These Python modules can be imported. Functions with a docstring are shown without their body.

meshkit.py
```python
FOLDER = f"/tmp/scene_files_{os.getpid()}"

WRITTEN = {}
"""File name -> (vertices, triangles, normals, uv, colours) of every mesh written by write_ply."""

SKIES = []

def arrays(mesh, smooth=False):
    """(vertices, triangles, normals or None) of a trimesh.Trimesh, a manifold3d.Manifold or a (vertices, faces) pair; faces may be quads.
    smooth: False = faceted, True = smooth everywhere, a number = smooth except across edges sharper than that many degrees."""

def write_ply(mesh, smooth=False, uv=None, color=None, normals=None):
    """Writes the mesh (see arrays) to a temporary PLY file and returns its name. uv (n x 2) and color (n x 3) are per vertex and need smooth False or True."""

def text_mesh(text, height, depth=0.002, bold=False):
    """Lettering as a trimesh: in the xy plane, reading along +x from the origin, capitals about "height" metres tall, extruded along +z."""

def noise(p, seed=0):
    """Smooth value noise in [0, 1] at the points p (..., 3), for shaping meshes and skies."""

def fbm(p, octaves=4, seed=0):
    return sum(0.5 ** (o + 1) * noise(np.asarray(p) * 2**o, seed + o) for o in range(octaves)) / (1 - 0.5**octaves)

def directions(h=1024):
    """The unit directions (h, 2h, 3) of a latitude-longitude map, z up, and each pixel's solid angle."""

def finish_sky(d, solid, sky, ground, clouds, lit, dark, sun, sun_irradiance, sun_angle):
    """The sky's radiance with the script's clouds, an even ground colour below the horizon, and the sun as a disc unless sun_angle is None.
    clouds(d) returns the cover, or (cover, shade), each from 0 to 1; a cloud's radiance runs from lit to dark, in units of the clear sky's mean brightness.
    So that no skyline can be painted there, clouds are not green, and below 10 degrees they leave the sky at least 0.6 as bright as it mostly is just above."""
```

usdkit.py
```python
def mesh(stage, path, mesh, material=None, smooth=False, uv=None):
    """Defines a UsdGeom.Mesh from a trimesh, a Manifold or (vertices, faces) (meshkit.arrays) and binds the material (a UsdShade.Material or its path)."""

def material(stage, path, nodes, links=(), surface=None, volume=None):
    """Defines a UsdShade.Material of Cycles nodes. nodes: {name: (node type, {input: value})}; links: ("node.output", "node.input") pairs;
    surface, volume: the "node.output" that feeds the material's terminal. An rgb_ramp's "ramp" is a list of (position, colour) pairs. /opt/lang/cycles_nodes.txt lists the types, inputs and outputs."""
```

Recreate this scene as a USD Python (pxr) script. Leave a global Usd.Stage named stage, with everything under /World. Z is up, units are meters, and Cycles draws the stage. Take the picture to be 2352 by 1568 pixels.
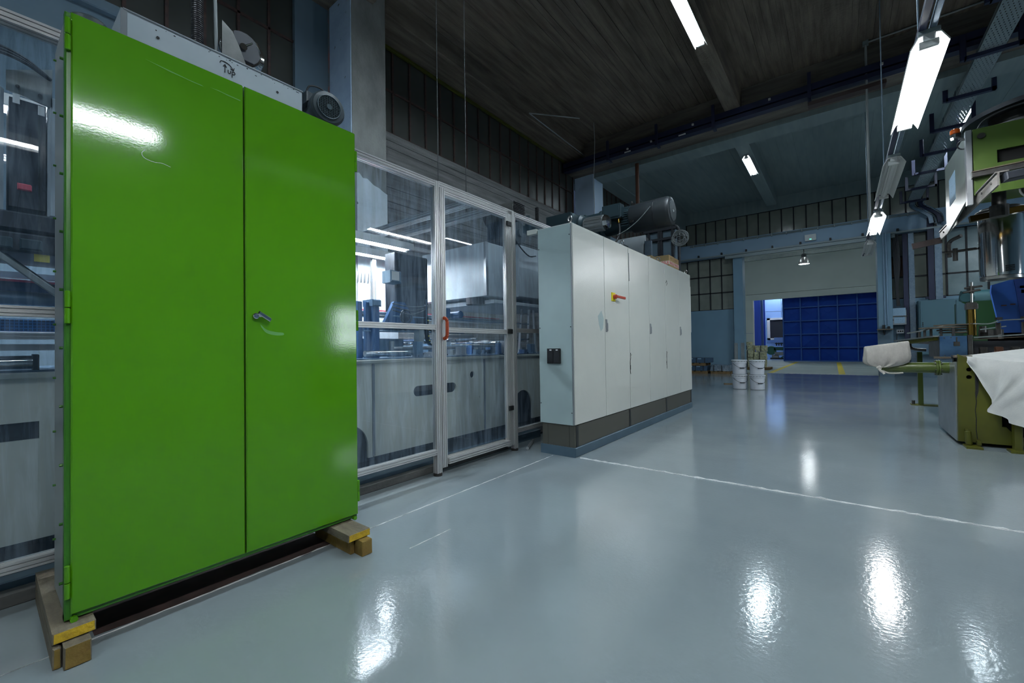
import math, random, re
import numpy as np, trimesh
from shapely.geometry import Polygon, box as sbox, Point
from shapely.ops import unary_union
from pxr import Usd, UsdGeom, UsdShade, UsdLux, Gf, Sdf
import usdkit, meshkit

stage = Usd.Stage.CreateInMemory()
UsdGeom.SetStageUpAxis(stage, UsdGeom.Tokens.z)
UsdGeom.SetStageMetersPerUnit(stage, 1.0)
UsdGeom.Xform.Define(stage, '/World')
UsdGeom.Scope.Define(stage, '/World/Looks')
PI = math.pi
rng = random.Random(7)

# ------------------------------------------------------------------ camera, sky, exposure
YAW, PITCH, ROLL, FPX = math.radians(38.077), math.radians(.814), math.radians(-.8016), 963.8
EXPOSURE = 0.32
LAMP = 120.0            # radiance of the lit tubes
def camera():
    f = np.array([-math.sin(YAW) * math.cos(PITCH), math.cos(YAW) * math.cos(PITCH), math.sin(PITCH)])
    r = np.array([math.cos(YAW), math.sin(YAW), 0.0]); u = np.cross(r, f)
    c, s = math.cos(ROLL), math.sin(ROLL)
    r, u = c * r + s * u, -s * r + c * u
    cam = UsdGeom.Camera.Define(stage, '/World/camera')
    m = Gf.Matrix4d(*r, 0, *u, 0, *(-f), 0, 0, 0, 1.0, 1)
    cam.AddTransformOp().Set(m)
    cam.CreateHorizontalApertureAttr(36.0)
    cam.CreateVerticalApertureAttr(24.0)
    cam.CreateFocalLengthAttr(36.0 * FPX / 2352)
    cam.CreateClippingRangeAttr((0.02, 200.0))
    cam.CreateExposureAttr(EXPOSURE)
camera()
dome = UsdLux.DomeLight.Define(stage, '/World/night_sky')       # a night sky outside the windows
dome.CreateIntensityAttr(0.02); dome.CreateColorAttr(Gf.Vec3f(.35, .5, .9))

# ------------------------------------------------------------------ materials
def mat(name, col, rough=.5, metal=0., spec=.5, col2=None, scale=6., thr=(.35, .65), stretch=(1, 1, 1),
        bump=None, coat=0., coat_rough=.05, rough2=None, detail=4., emit=None, strength=0., spots=None):
    """Principled material; col2 mixed in by noise, optional fine bump (scale, strength) and spots (colour, scale, threshold)."""
    n = {'p': ('principled_bsdf', dict(base_color=col, roughness=rough, metallic=metal, specular_ior_level=spec, coat_weight=coat, coat_roughness=coat_rough))}
    l = []
    if emit:
        n['p'][1].update(emission_color=emit, emission_strength=strength)
    if col2 or bump or spots:
        n['g'] = ('geometry', {})
        n['m'] = ('mapping', dict(scale=stretch)); l.append(('g.position', 'm.vector'))
    if col2:
        n['n'] = ('noise_texture', dict(scale=scale, detail=detail, roughness=.6)); l.append(('m.vector', 'n.vector'))
        n['r'] = ('map_range', dict(from_min=thr[0], from_max=thr[1], clamp=True)); l.append(('n.fac', 'r.value'))
        n['x'] = ('mix', dict(color1=col, color2=col2)); l += [('r.result', 'x.fac')]
        out = 'x.color'
        if rough2 is not None:
            n['rr'] = ('map_range', dict(from_min=0., from_max=1., to_min=rough, to_max=rough2)); l += [('r.result', 'rr.value'), ('rr.result', 'p.roughness')]
    if spots:
        n['s'] = ('noise_texture', dict(scale=spots[1], detail=3., roughness=.7)); l.append(('m.vector', 's.vector'))
        n['sr'] = ('map_range', dict(from_min=spots[2], from_max=spots[2] + .04, clamp=True)); l.append(('s.fac', 'sr.value'))
        n['sx'] = ('mix', dict(color1=col, color2=spots[0])); l.append(('sr.result', 'sx.fac'))
        if col2: l.append(('x.color', 'sx.color1'))
        out = 'sx.color'
    if col2 or spots:
        l.append((out, 'p.base_color'))
    if bump:
        n['bn'] = ('noise_texture', dict(scale=bump[0], detail=3.)); l.append(('g.position', 'bn.vector'))
        n['b'] = ('bump', dict(strength=bump[1], distance=.01)); l += [('bn.fac', 'b.height'), ('b.normal', 'p.normal')]
        if coat: l.append(('b.normal', 'p.coat_normal'))
    return usdkit.material(stage, '/World/Looks/' + name, n, l, surface='p.BSDF')

M = {}
def defmat(k, *a, **kw): M[k] = mat(k, *a, **kw)
defmat('floor_epoxy', (.205, .25, .272), .09, col2=(.24, .283, .30), scale=.9, thr=(.3, .7), rough2=.13, bump=(55, .05), spec=.85)
defmat('floor_apron', (.20, .27, .275), .55, col2=(.30, .37, .37), scale=1.6, stretch=(.4, 1.5, 1), thr=(.35, .6), bump=(40, .1))
defmat('joint_sealant', (.55, .58, .58), .35, bump=(90, .6))
defmat('yellow_paint', (.62, .52, .03), .6, col2=(.42, .36, .06), scale=9)
defmat('concrete_dark', (.175, .142, .108), .85, col2=(.085, .068, .052), scale=2.2, stretch=(6, .6, 3), bump=(30, .5), detail=6)
defmat('concrete_dark_cross', (.17, .145, .12), .85, col2=(.09, .078, .065), scale=2.2, stretch=(.6, 3, 6), bump=(30, .5), detail=6)
defmat('concrete_grey', (.30, .30, .285), .85, col2=(.16, .16, .155), scale=2.5, stretch=(1, 1, .5), bump=(35, .5), detail=7)
defmat('concrete_board', (.26, .26, .255), .85, col2=(.13, .13, .13), scale=3., stretch=(1, .35, 4), bump=(35, .6), detail=7)
defmat('ceiling_teal', (.22, .27, .27), .8, col2=(.185, .23, .235), scale=2., stretch=(4, .5, 1), bump=(25, .2))
defmat('plaster_white', (.72, .76, .78), .8, col2=(.60, .65, .68), scale=3., bump=(20, .5), spots=((.16, .17, .18), 5., .68))
defmat('plaster_pillar_blue', (.42, .54, .72), .8, col2=(.52, .64, .80), scale=4., bump=(14, .9), spots=((.13, .15, .17), 7., .66))
defmat('pillar_pale', (.56, .70, .88), .6, col2=(.52, .66, .83), scale=2.)
defmat('duct_brown', (.05, .03, .028), .6)
defmat('cover_grey', (.17, .205, .18), .42, metal=.25, col2=(.12, .15, .13), scale=3.)
defmat('arm_steel', (.26, .25, .23), .5, metal=.4, col2=(.16, .15, .14), scale=9.)
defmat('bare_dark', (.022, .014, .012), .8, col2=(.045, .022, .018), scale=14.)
defmat('paint_red', (.42, .17, .17), .7, col2=(.17, .20, .23), scale=5., thr=(.42, .55))
defmat('plaster_bluegrey', (.13, .19, .24), .75, col2=(.11, .165, .21), scale=2.)
defmat('paint_steelblue', (.19, .32, .42), .5, col2=(.175, .295, .39), scale=1.5)
defmat('paint_beamblue', (.27, .40, .53), .45, col2=(.25, .37, .49), scale=1.2)
defmat('wall_offwhite', (.54, .62, .61), .75, col2=(.50, .58, .57), scale=1.)
defmat('blue_door', (.011, .062, .38), .6, spec=.15, col2=(.009, .046, .31), scale=1.2)
defmat('blue_door_frame', (.03, .11, .38), .5, spec=.3)
defmat('blue_wall', (.03, .09, .52), .6)
defmat('lightblue_panel', (.26, .44, .80), .55, col2=(.24, .41, .76), scale=1.)
defmat('window_frame_rust', (.085, .045, .035), .7, col2=(.05, .03, .03), scale=20)
defmat('window_frame_dark', (.012, .013, .016), .6)
defmat('pane_night', (.045, .048, .043), .32, col2=(.062, .065, .058), scale=2.2, thr=(.3, .7), spec=.35, bump=(5, .03))
defmat('pane_dusty', (.20, .21, .175), .16, col2=(.27, .28, .235), scale=2.0, thr=(.3, .7), spec=.6, spots=((.15, .15, .13), 14., .74))
defmat('pane_far', (.18, .24, .25), .22, col2=(.25, .32, .33), scale=2.5, thr=(.35, .65), spec=.6, spots=((.07, .07, .06), 9., .72))
defmat('green_paint', (.066, .240, .002), .5, col2=(.069, .25, .0025), scale=3., spec=.06, bump=(150, .012), coat=1., coat_rough=.085, spots=((.11, .37, .12), 4.2, .80))
defmat('green_dark', (.03, .15, .008), .35)
defmat('green_scratch', (.10, .30, .08), .4)
defmat('cabinet_side_grey', (.23, .26, .26), .35)
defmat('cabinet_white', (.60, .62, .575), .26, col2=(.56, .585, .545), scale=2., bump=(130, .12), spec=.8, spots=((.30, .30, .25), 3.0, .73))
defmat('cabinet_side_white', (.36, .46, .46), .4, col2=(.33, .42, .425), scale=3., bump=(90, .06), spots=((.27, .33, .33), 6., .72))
defmat('seam_dark', (.03, .032, .03), .7)
defmat('plinth_grey', (.062, .062, .05), .6, bump=(160, .12), spots=((.25, .22, .2), 26., .77))
defmat('plinth_blue', (.05, .09, .125), .45, col2=(.06, .105, .145), scale=6, spots=((.30, .32, .35), 9., .70))
defmat('black_plastic', (.008, .009, .010), .45)
defmat('black_rubber', (.012, .012, .014), .35)
defmat('hole_black', (.003, .003, .003), .9)
defmat('yellow_plastic', (.75, .62, .02), .4)
defmat('red_plastic', (.34, .035, .012), .4)
defmat('red_handle', (.42, .06, .015), .45)
defmat('red_bright', (.55, .06, .09), .5)
defmat('white_plastic', (.7, .72, .72), .4)
defmat('alu', (.62, .62, .61), .36, metal=.55, col2=(.54, .54, .54), scale=5, stretch=(1, 1, .3))
defmat('alu_dull', (.36, .38, .40), .4, metal=.8)
defmat('steel', (.42, .42, .41), .3, metal=1., col2=(.30, .30, .30), scale=6)
defmat('steel_dark', (.10, .10, .10), .45, metal=.8, col2=(.06, .055, .05), scale=8)
defmat('stainless', (.52, .53, .54), .12, metal=1., bump=(9, .05))
defmat('steel_plate', (.40, .44, .44), .34, metal=.75, col2=(.26, .29, .29), scale=3., stretch=(1, 1, .6))
defmat('steel_blue', (.20, .38, .66), .2, metal=.85, col2=(.09, .2, .42), scale=4.)
defmat('chrome', (.72, .72, .74), .08, metal=1.)
defmat('silver_paint', (.40, .41, .41), .28, metal=.6)
defmat('brass', (.20, .125, .03), .26, metal=1.)
defmat('galvanised', (.20, .26, .32), .42, metal=.6, col2=(.15, .20, .26), scale=12)
defmat('tray_grey', (.27, .32, .33), .5, metal=.4)
defmat('tray_navy', (.012, .016, .05), .5)
defmat('machine_cream', (.66, .65, .55), .45, col2=(.55, .55, .47), scale=2.5, stretch=(1, 2.5, .3), spots=((.13, .13, .11), 11., .70), bump=(40, .08))
defmat('machine_white', (.46, .50, .53), .45, col2=(.41, .46, .49), scale=4, spots=((.10, .10, .10), 14., .76))
defmat('machine_dark', (.020, .024, .032), .5)
defmat('machine_blue', (.03, .085, .20), .4)
defmat('machine_blue_mesh', (.05, .24, .62), .4)
defmat('machine_blue_pale', (.12, .20, .29), .4, metal=.4)
defmat('motor_grey', (.032, .045, .052), .42, bump=(60, .05))
defmat('motor_teal', (.022, .045, .056), .45)
defmat('motor_cap', (.016, .021, .025), .45)
defmat('timber', (.17, .145, .10), .8, col2=(.10, .085, .06), scale=5., stretch=(1, 6, 6), bump=(40, .5))
defmat('timber_end', (.20, .135, .025), .8, col2=(.14, .08, .015), scale=6., stretch=(1, 1, 1.5), bump=(50, .5))
defmat('timber_yellow', (.60, .40, .015), .7, col2=(.36, .24, .02), scale=16, bump=(60, .5))
defmat('pallet_wood', (.22, .14, .06), .8, col2=(.14, .09, .04), scale=8)
defmat('kerb_grey', (.10, .10, .095), .8, col2=(.055, .06, .06), scale=5., stretch=(1, .4, 2), bump=(30, .5))
defmat('cardboard', (.42, .26, .11), .8, col2=(.36, .22, .09), scale=6)
defmat('cardboard_dark', (.20, .14, .06), .8)
defmat('tape_white', (.62, .55, .48), .5)
defmat('ink_red', (.5, .03, .04), .6)
defmat('ink_black', (.01, .01, .012), .6)
defmat('pail_white', (.60, .64, .70), .35)
defmat('bundle_yellow', (.75, .72, .45), .6, col2=(.26, .27, .17), scale=14, bump=(20, .9))
defmat('crate_blue', (.05, .10, .17), .5, col2=(.035, .075, .13), scale=6)
defmat('film_wrap', (.14, .19, .24), .18, col2=(.30, .36, .42), scale=14, thr=(.45, .7), bump=(18, 1.))
defmat('machine_olive', (.080, .084, .004), .42, col2=(.055, .058, .004), scale=3.5, stretch=(1, 1, .5), spots=((.03, .03, .01), 7., .72), bump=(60, .06))
defmat('pipe_green', (.06, .09, .012), .28, spec=.6)
defmat('head_green', (.055, .10, .010), .45, col2=(.047, .088, .009), scale=2.)
defmat('saw_green', (.02, .10, .06), .45)
defmat('motor_green', (.008, .06, .010), .4)
defmat('turquoise', (.02, .085, .095), .45)
defmat('box_blue_lit', (.025, .11, .42), .4, col2=(.018, .07, .29), scale=3., spots=((.09, .06, .05), 6., .74))  # blue box paint with the light on its lit face put in
defmat('box_blue_shaded', (.012, .04, .2), .45)  # same blue paint, shade of the right face put into the colour
defmat('panel_cyan', (.075, .155, .19), .45)
defmat('cloth_white', (.60, .60, .575), .9, col2=(.54, .545, .53), scale=9, bump=(160, .15))
defmat('cloth_beige', (.52, .49, .45), .9, col2=(.45, .42, .385), scale=14, stretch=(2, 2, 1), bump=(180, .2))
defmat('plywood', (.15, .12, .085), .7, col2=(.10, .08, .06), scale=5, stretch=(.3, 4, 4))
defmat('board_brown', (.12, .06, .03), .7)
defmat('lamp_white', (.62, .62, .60), .4)
defmat('lamp_glow', (.9, .93, 1.), .5, emit=(.93, .97, 1.), strength=LAMP)
defmat('added_hall_glow', (.9, .93, 1.), .5, emit=(.88, .97, 1.), strength=LAMP * .36)  # for the added tubes that fill the next hall
defmat('lamp_glow_cool', (.9, .93, 1.), .5, emit=(.75, .9, 1.), strength=LAMP * 1.2)
defmat('lamp_glow_rear', (.9, .93, 1.), .5, emit=(.80, .88, 1.), strength=LAMP * 1.6)
defmat('lamp_glow_inner', (.9, .93, 1.), .5, emit=(.88, .94, 1.), strength=LAMP * 1.1)
defmat('lamp_bay', (.9, .93, 1.), .5, emit=(.9, .97, 1.), strength=55.)
defmat('lamp_dim', (.8, .9, 1.), .5, emit=(.8, .92, 1.), strength=25.)
defmat('unseen_window_glow', (.8, .9, 1.), .5, emit=(.82, .93, 1.), strength=14.)  # glow of the unseen window in the right wall
defmat('led_green', (.02, .4, .2), .5, emit=(.1, 1., .5), strength=2.)
defmat('amber', (.62, .10, .01), .25)
defmat('paper_blue', (.33, .48, .62), .8, spots=((.10, .16, .25), 60., .62))
defmat('cable_grey', (.26, .28, .28), .5)
defmat('cable_dark', (.03, .032, .035), .5)
defmat('brown_steel', (.10, .035, .015), .6)

def glass(name, haze, tint, streak):
    n = {'t': ('transparent_bsdf', dict(color=tint)), 'g': ('glossy_bsdf', dict(color=(1, 1, 1), roughness=.012)),
         'w': ('layer_weight', dict(blend=.5)), 'pw': ('math', dict(math_type='power', value2=5.)), 'f': ('math', dict(math_type='multiply_add', value2=.95, value3=.04)), 'm': ('mix_closure', {}),
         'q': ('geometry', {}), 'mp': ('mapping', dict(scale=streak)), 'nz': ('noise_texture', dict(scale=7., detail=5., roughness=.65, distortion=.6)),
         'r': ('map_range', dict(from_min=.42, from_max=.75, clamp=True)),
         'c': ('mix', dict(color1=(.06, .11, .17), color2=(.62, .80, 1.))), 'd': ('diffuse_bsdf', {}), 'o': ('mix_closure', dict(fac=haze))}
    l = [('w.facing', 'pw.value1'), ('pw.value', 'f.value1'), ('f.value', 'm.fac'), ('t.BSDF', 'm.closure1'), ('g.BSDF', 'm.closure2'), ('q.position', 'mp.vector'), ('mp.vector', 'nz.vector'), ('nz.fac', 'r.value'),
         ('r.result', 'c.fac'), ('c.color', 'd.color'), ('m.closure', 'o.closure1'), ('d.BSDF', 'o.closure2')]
    M[name] = usdkit.material(stage, '/World/Looks/' + name, n, l, surface='o.closure')
glass('enclosure_glass', .10, (.93, .97, 1.), (1., 3., .35))  # haze colour holds scratches plus painted-in blue reflections

# ------------------------------------------------------------------ mesh helpers
def _unit_chamfer():
    v = [tuple(s * (1 if k == a else .5) for k, s in enumerate(sg)) for sg in np.ndindex(2, 2, 2) for a in range(3) for sg in [[2 * q - 1 for q in sg]]]
    h = trimesh.Trimesh(np.array(v, float)).convex_hull
    sg = np.sign(h.vertices); full = np.abs(h.vertices) > .75
    return sg, full, np.array(h.faces)
_CS, _CF, _CT = _unit_chamfer()
_BV = np.array([[x, y, z] for x in (0, 1) for y in (0, 1) for z in (0, 1)], float)
_BF = np.array([[0, 1, 3], [0, 3, 2], [4, 6, 7], [4, 7, 5], [0, 4, 5], [0, 5, 1], [2, 3, 7], [2, 7, 6], [0, 2, 6], [0, 6, 4], [1, 5, 7], [1, 7, 3]])
def tm(v, f): return trimesh.Trimesh(np.asarray(v, float), np.asarray(f, int), process=False)
def box(x0, x1, y0, y1, z0, z1, b=0.):
    lo, hi = np.array([x0, y0, z0], float), np.array([x1, y1, z1], float)
    if not b: return tm(lo + _BV * (hi - lo), _BF)
    c, h = (lo + hi) / 2, (hi - lo) / 2
    return tm(c + _CS * (h - np.where(_CF, 0, min(b, h.min() * .45))), _CT)
def cat(*ms):
    ms = [m for m in (ms[0] if len(ms) == 1 and isinstance(ms[0], (list, tuple)) else ms)]
    return trimesh.util.concatenate(ms) if len(ms) > 1 else ms[0]
def frame_of(d, up=(0, 0, 1)):
    d = np.asarray(d, float); d = d / np.linalg.norm(d)
    up = np.asarray(up, float)
    if abs(d @ up) > .98: up = np.array([0, 1, 0.]) if abs(d[1]) < .9 else np.array([1., 0, 0])
    s = np.cross(d, up); s /= np.linalg.norm(s)
    return s, np.cross(s, d), d
def bar(p, q, w, h, b=0., up=(0, 0, 1)):
    """Rectangular bar from p to q, w across (sideways) and h along up."""
    p, q = np.asarray(p, float), np.asarray(q, float); s, u, d = frame_of(q - p, up); L = np.linalg.norm(q - p)
    m = box(-w / 2, w / 2, -h / 2, h / 2, 0, L, b)
    m.vertices = p + m.vertices @ np.array([s, u, d]); return m
def lathe(prof, o=(0, 0, 0), d=(0, 0, 1), n=24):
    """Revolves (radius, height) points about the axis d through o."""
    s, u, d = frame_of(d); prof = np.array(prof, float); a = np.arange(n) * 2 * PI / n
    ring = np.outer(np.cos(a), s) + np.outer(np.sin(a), u)
    v = np.vstack([np.asarray(o, float) + r * ring + h * d for r, h in prof]); f = []
    for k in range(len(prof) - 1):
        i = np.arange(n); j = (i + 1) % n
        f += [np.stack([k * n + i, k * n + j, (k + 1) * n + j], 1), np.stack([k * n + i, (k + 1) * n + j, (k + 1) * n + i], 1)]
    return tm(v, np.vstack(f))
def cyl(p, q, r, n=18, r2=None, b=0.):
    p, q = np.asarray(p, float), np.asarray(q, float); L = np.linalg.norm(q - p); r2 = r if r2 is None else r2
    prof = [(0, 0), (r - b, 0), (r, b), (r2, L - b), (r2 - b, L), (0, L)] if b else [(0, 0), (r, 0), (r2, L), (0, L)]
    return lathe(prof, p, q - p, n)
def tube(pts, r, n=8):
    pts = np.asarray(pts, float); T = np.gradient(pts, axis=0); T /= np.linalg.norm(T, axis=1)[:, None]
    s, u, _ = frame_of(T[0]); a = np.arange(n) * 2 * PI / n; v = []
    for p, t in zip(pts, T):
        s = s - t * (s @ t); s /= np.linalg.norm(s); u = np.cross(t, s)
        v.append(p + r * (np.outer(np.cos(a), s) + np.outer(np.sin(a), u)))
    f = []
    for k in range(len(pts) - 1):
        i = np.arange(n); j = (i + 1) % n
        f += [np.stack([k * n + i, k * n + j, (k + 1) * n + j], 1), np.stack([k * n + i, (k + 1) * n + j, (k + 1) * n + i], 1)]
    m = len(pts) * n; v = np.vstack(v + [pts[:1], pts[-1:]]); i = np.arange(n); j = (i + 1) % n
    f += [np.stack([j, i, np.full(n, m)], 1), np.stack([m - n + i, m - n + j, np.full(n, m + 1)], 1)]
    return tm(v, np.vstack(f))
def curve(pts, k=8):
    """Catmull-Rom through the points."""
    P = np.asarray(pts, float); P = np.vstack([2 * P[0] - P[1], P, 2 * P[-1] - P[-2]]); out = []
    for i in range(1, len(P) - 2):
        for t in np.linspace(0, 1, k, endpoint=False):
            a, b, c, d = P[i - 1:i + 3]
            out.append(.5 * (2 * b + (c - a) * t + (2 * a - 5 * b + 4 * c - d) * t * t + (3 * b - a - 3 * c + d) * t ** 3))
    return np.array(out + [P[-2]])
def prism(poly, axis, a, b):
    """Extrudes a polygon: axis 'x' takes (y, z), 'y' takes (x, z), 'z' takes (x, y)."""
    if not isinstance(poly, Polygon) and not hasattr(poly, 'geoms'): poly = Polygon(poly)
    ms = []
    for g in getattr(poly, 'geoms', [poly]):
        m = trimesh.creation.extrude_polygon(g, b - a, engine='earcut'); v = m.vertices.copy(); v[:, 2] += a
        if axis == 'x': v = v[:, [2, 0, 1]]
        elif axis == 'y': v = np.stack([v[:, 0], v[:, 2], v[:, 1]], 1); m.faces = m.faces[:, ::-1]
        ms.append(tm(v, m.faces))
    return cat(ms)
def torus(c, R, r, d=(0, 0, 1), n=24, k=8):
    s, u, d = frame_of(d); a = np.arange(n + 1) * 2 * PI / n
    return tube(np.asarray(c) + R * (np.outer(np.cos(a), s) + np.outer(np.sin(a), u)), r, k)
_al = sbox(-.5, -.5, .5, .5)
for _t in range(4):
    for _o in (-.22, .22):
        g = sbox(_o - .05, .36, _o + .05, .6)
        from shapely import affinity
        _al = _al.difference(affinity.rotate(g, 90 * _t, origin=(0, 0)))
def alu(p, q, w=.045, h=.045, up=(1, 0, 0)):
    """Grooved aluminium extrusion from p to q."""
    p, q = np.asarray(p, float), np.asarray(q, float); s, u, d = frame_of(q - p, up); L = np.linalg.norm(q - p)
    m = trimesh.creation.extrude_polygon(affinity.scale(_al, w, h, origin=(0, 0)), L, engine='earcut')
    return tm(p + np.array(m.vertices) @ np.array([s, u, d]), m.faces)
def helix(p, q, r, pitch, n=14):
    p, q = np.asarray(p, float), np.asarray(q, float); s, u, d = frame_of(q - p); L = np.linalg.norm(q - p)
    t = np.linspace(0, L / pitch, int(L / pitch * n)); a = 2 * PI * t
    return p + np.outer(t * pitch, d) + r * (np.outer(np.cos(a), s) + np.outer(np.sin(a), u))
def hose(p, q, r, pitch):
    L = np.linalg.norm(np.subtract(q, p)); k = int(L / pitch); prof = [(0, 0)]
    for i in range(k): prof += [(r * .86, i * pitch), (r, (i + .3) * pitch), (r, (i + .6) * pitch), (r * .86, (i + .9) * pitch)]
    return lathe(prof + [(0, k * pitch)], p, np.subtract(q, p), 16)

# ------------------------------------------------------------------ things and parts
used = {}
class Node:
    def __init__(s, path, loc): s.path, s.loc = path, np.asarray(loc, float)
def fresh(parent, name):
    k = (parent, name); i = used.get(k, 0); used[k] = i + 1
    return f'{parent}/{name}' + (f'_{i:03d}' if i else '')
def tag(prim, label=None, category=None, group=None, kind=None):
    for k, v in (('label', label), ('category', category), ('group', group), ('kind', kind)):
        if v: prim.SetCustomDataByKey(k, v)
def thing(name, label=None, category=None, loc=(0, 0, 0), group=None, kind=None):
    p = fresh('/World', name); x = UsdGeom.Xform.Define(stage, p); x.AddTranslateOp().Set(Gf.Vec3d(*map(float, loc)))
    tag(x.GetPrim(), label, category, group, kind); return Node(p, loc)
def part(t, name, mesh, m, label=None, kind=None, smooth=False):
    p = fresh(t.path, name)
    v, f = np.array(mesh.vertices) - t.loc, np.array(mesh.faces)
    q = usdkit.mesh(stage, p, tm(v, f), M[m], smooth=smooth)
    tag(q.GetPrim(), label, kind=kind); return Node(p, t.loc)
def solo(name, mesh, m, label=None, category=None, group=None, kind=None, smooth=False):
    p = fresh('/World', name)
    loc = np.array(mesh.bounds.mean(0)); loc[2] = mesh.bounds[0][2]
    q = usdkit.mesh(stage, p, tm(np.array(mesh.vertices) - loc, mesh.faces), M[m], smooth=smooth)
    q.AddTranslateOp().Set(Gf.Vec3d(*map(float, loc)))
    tag(q.GetPrim(), label, category, group, kind); return Node(p, loc)
def copy(t, loc, label, rotz=0., group=None):
    """One more of a thing, with its parts, at another place."""
    src = stage.GetPrimAtPath(t.path); base = re.sub(r'_\d{3}$', '', src.GetName()); p = fresh('/World', base)
    x = UsdGeom.Xform.Define(stage, p); x.AddTranslateOp().Set(Gf.Vec3d(*map(float, loc)))
    if rotz: x.AddRotateZOp().Set(rotz)
    pr = x.GetPrim(); pr.GetReferences().AddInternalReference(src.GetPath()); pr.SetInstanceable(True)
    was = src.GetCustomData(); tag(pr, label, was.get('category'), group or was.get('group')); return Node(p, loc)

# ================================================================== THE SETTING
XW, XB, ZC1, ZC2, YF = -5.05, -4.55, 5.65, 6.0, 16.8        # wall plane, pillar faces, ceilings of the two bays, far wall
XR, YN = 7.0, -7.0
S = dict(kind='structure')
fl = thing('floor', 'glossy blue-grey epoxy hall floor running on into the bare concrete of the far hall', **S)
part(fl, 'slab', box(-5.4, XR, YN, YF + .05, -.12, 0), 'floor_epoxy')
part(fl, 'apron', box(-9, 10, YF + .06, 36, -.12, -.004), 'floor_apron', label='matt concrete floor of the far hall')
def bead(p, q, w, h, seed, gaps=0.):
    r = np.random.default_rng(seed); p, q = np.array(p, float), np.array(q, float); L = np.linalg.norm(q - p); n = int(L / .03)
    s = np.array([-(q - p)[1], (q - p)[0]]) / L; ms = []
    v, f = [], []
    for i in range(n + 1):
        c = p + (q - p) * i / n; ww = w * (.6 + .8 * r.random()) * (0 if r.random() < gaps else 1); hh = h * (.5 + r.random())
        for k, (o, z) in enumerate(((-1, .0005), (-.5, hh), (.5, hh * (.6 + .6 * r.random())), (1, .0005))): v.append((*(c + s * o * ww / 2), z))
        if i: a = 4 * (i - 1); f += [[a + k, a + k + 1, a + k + 5] for k in range(3)] + [[a + k, a + k + 5, a + k + 4] for k in range(3)]
    return tm(v, f)
part(fl, 'joint_bead', bead((-1.86, 3.345), (6.9, 3.40), .022, .006, 1), 'joint_sealant', label='rough pale sealant bead across the hall floor')
part(fl, 'joint_bead', bead((-2.07, -.6), (-2.11, 3.28), .008, .003, 2, .12), 'joint_sealant', label='thin pale joint line along the glass enclosure')
part(fl, 'joint_bead', bead((-1.72, 1.34), (-1.72, 1.62), .006, .002, 3), 'joint_sealant')
part(fl, 'joint_bead', bead((-3.0, YF - .02), (1.0, YF - .02), .06, .004, 4), 'joint_sealant')
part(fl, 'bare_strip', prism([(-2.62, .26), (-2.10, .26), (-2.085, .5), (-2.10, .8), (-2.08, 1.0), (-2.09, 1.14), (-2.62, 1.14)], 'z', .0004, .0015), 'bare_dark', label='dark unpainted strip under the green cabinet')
part(fl, 'yellow_line', prism([(-2.02, 17.0), (-1.86, 17.0), (-1.80, 27.4), (-1.96, 27.4)], 'z', -.004, -.001), 'yellow_paint')
part(fl, 'yellow_line', prism([(-.07, 17.0), (.10, 17.0), (-.02, 27.4), (-.19, 27.4)], 'z', -.004, -.001), 'yellow_paint')

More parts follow.
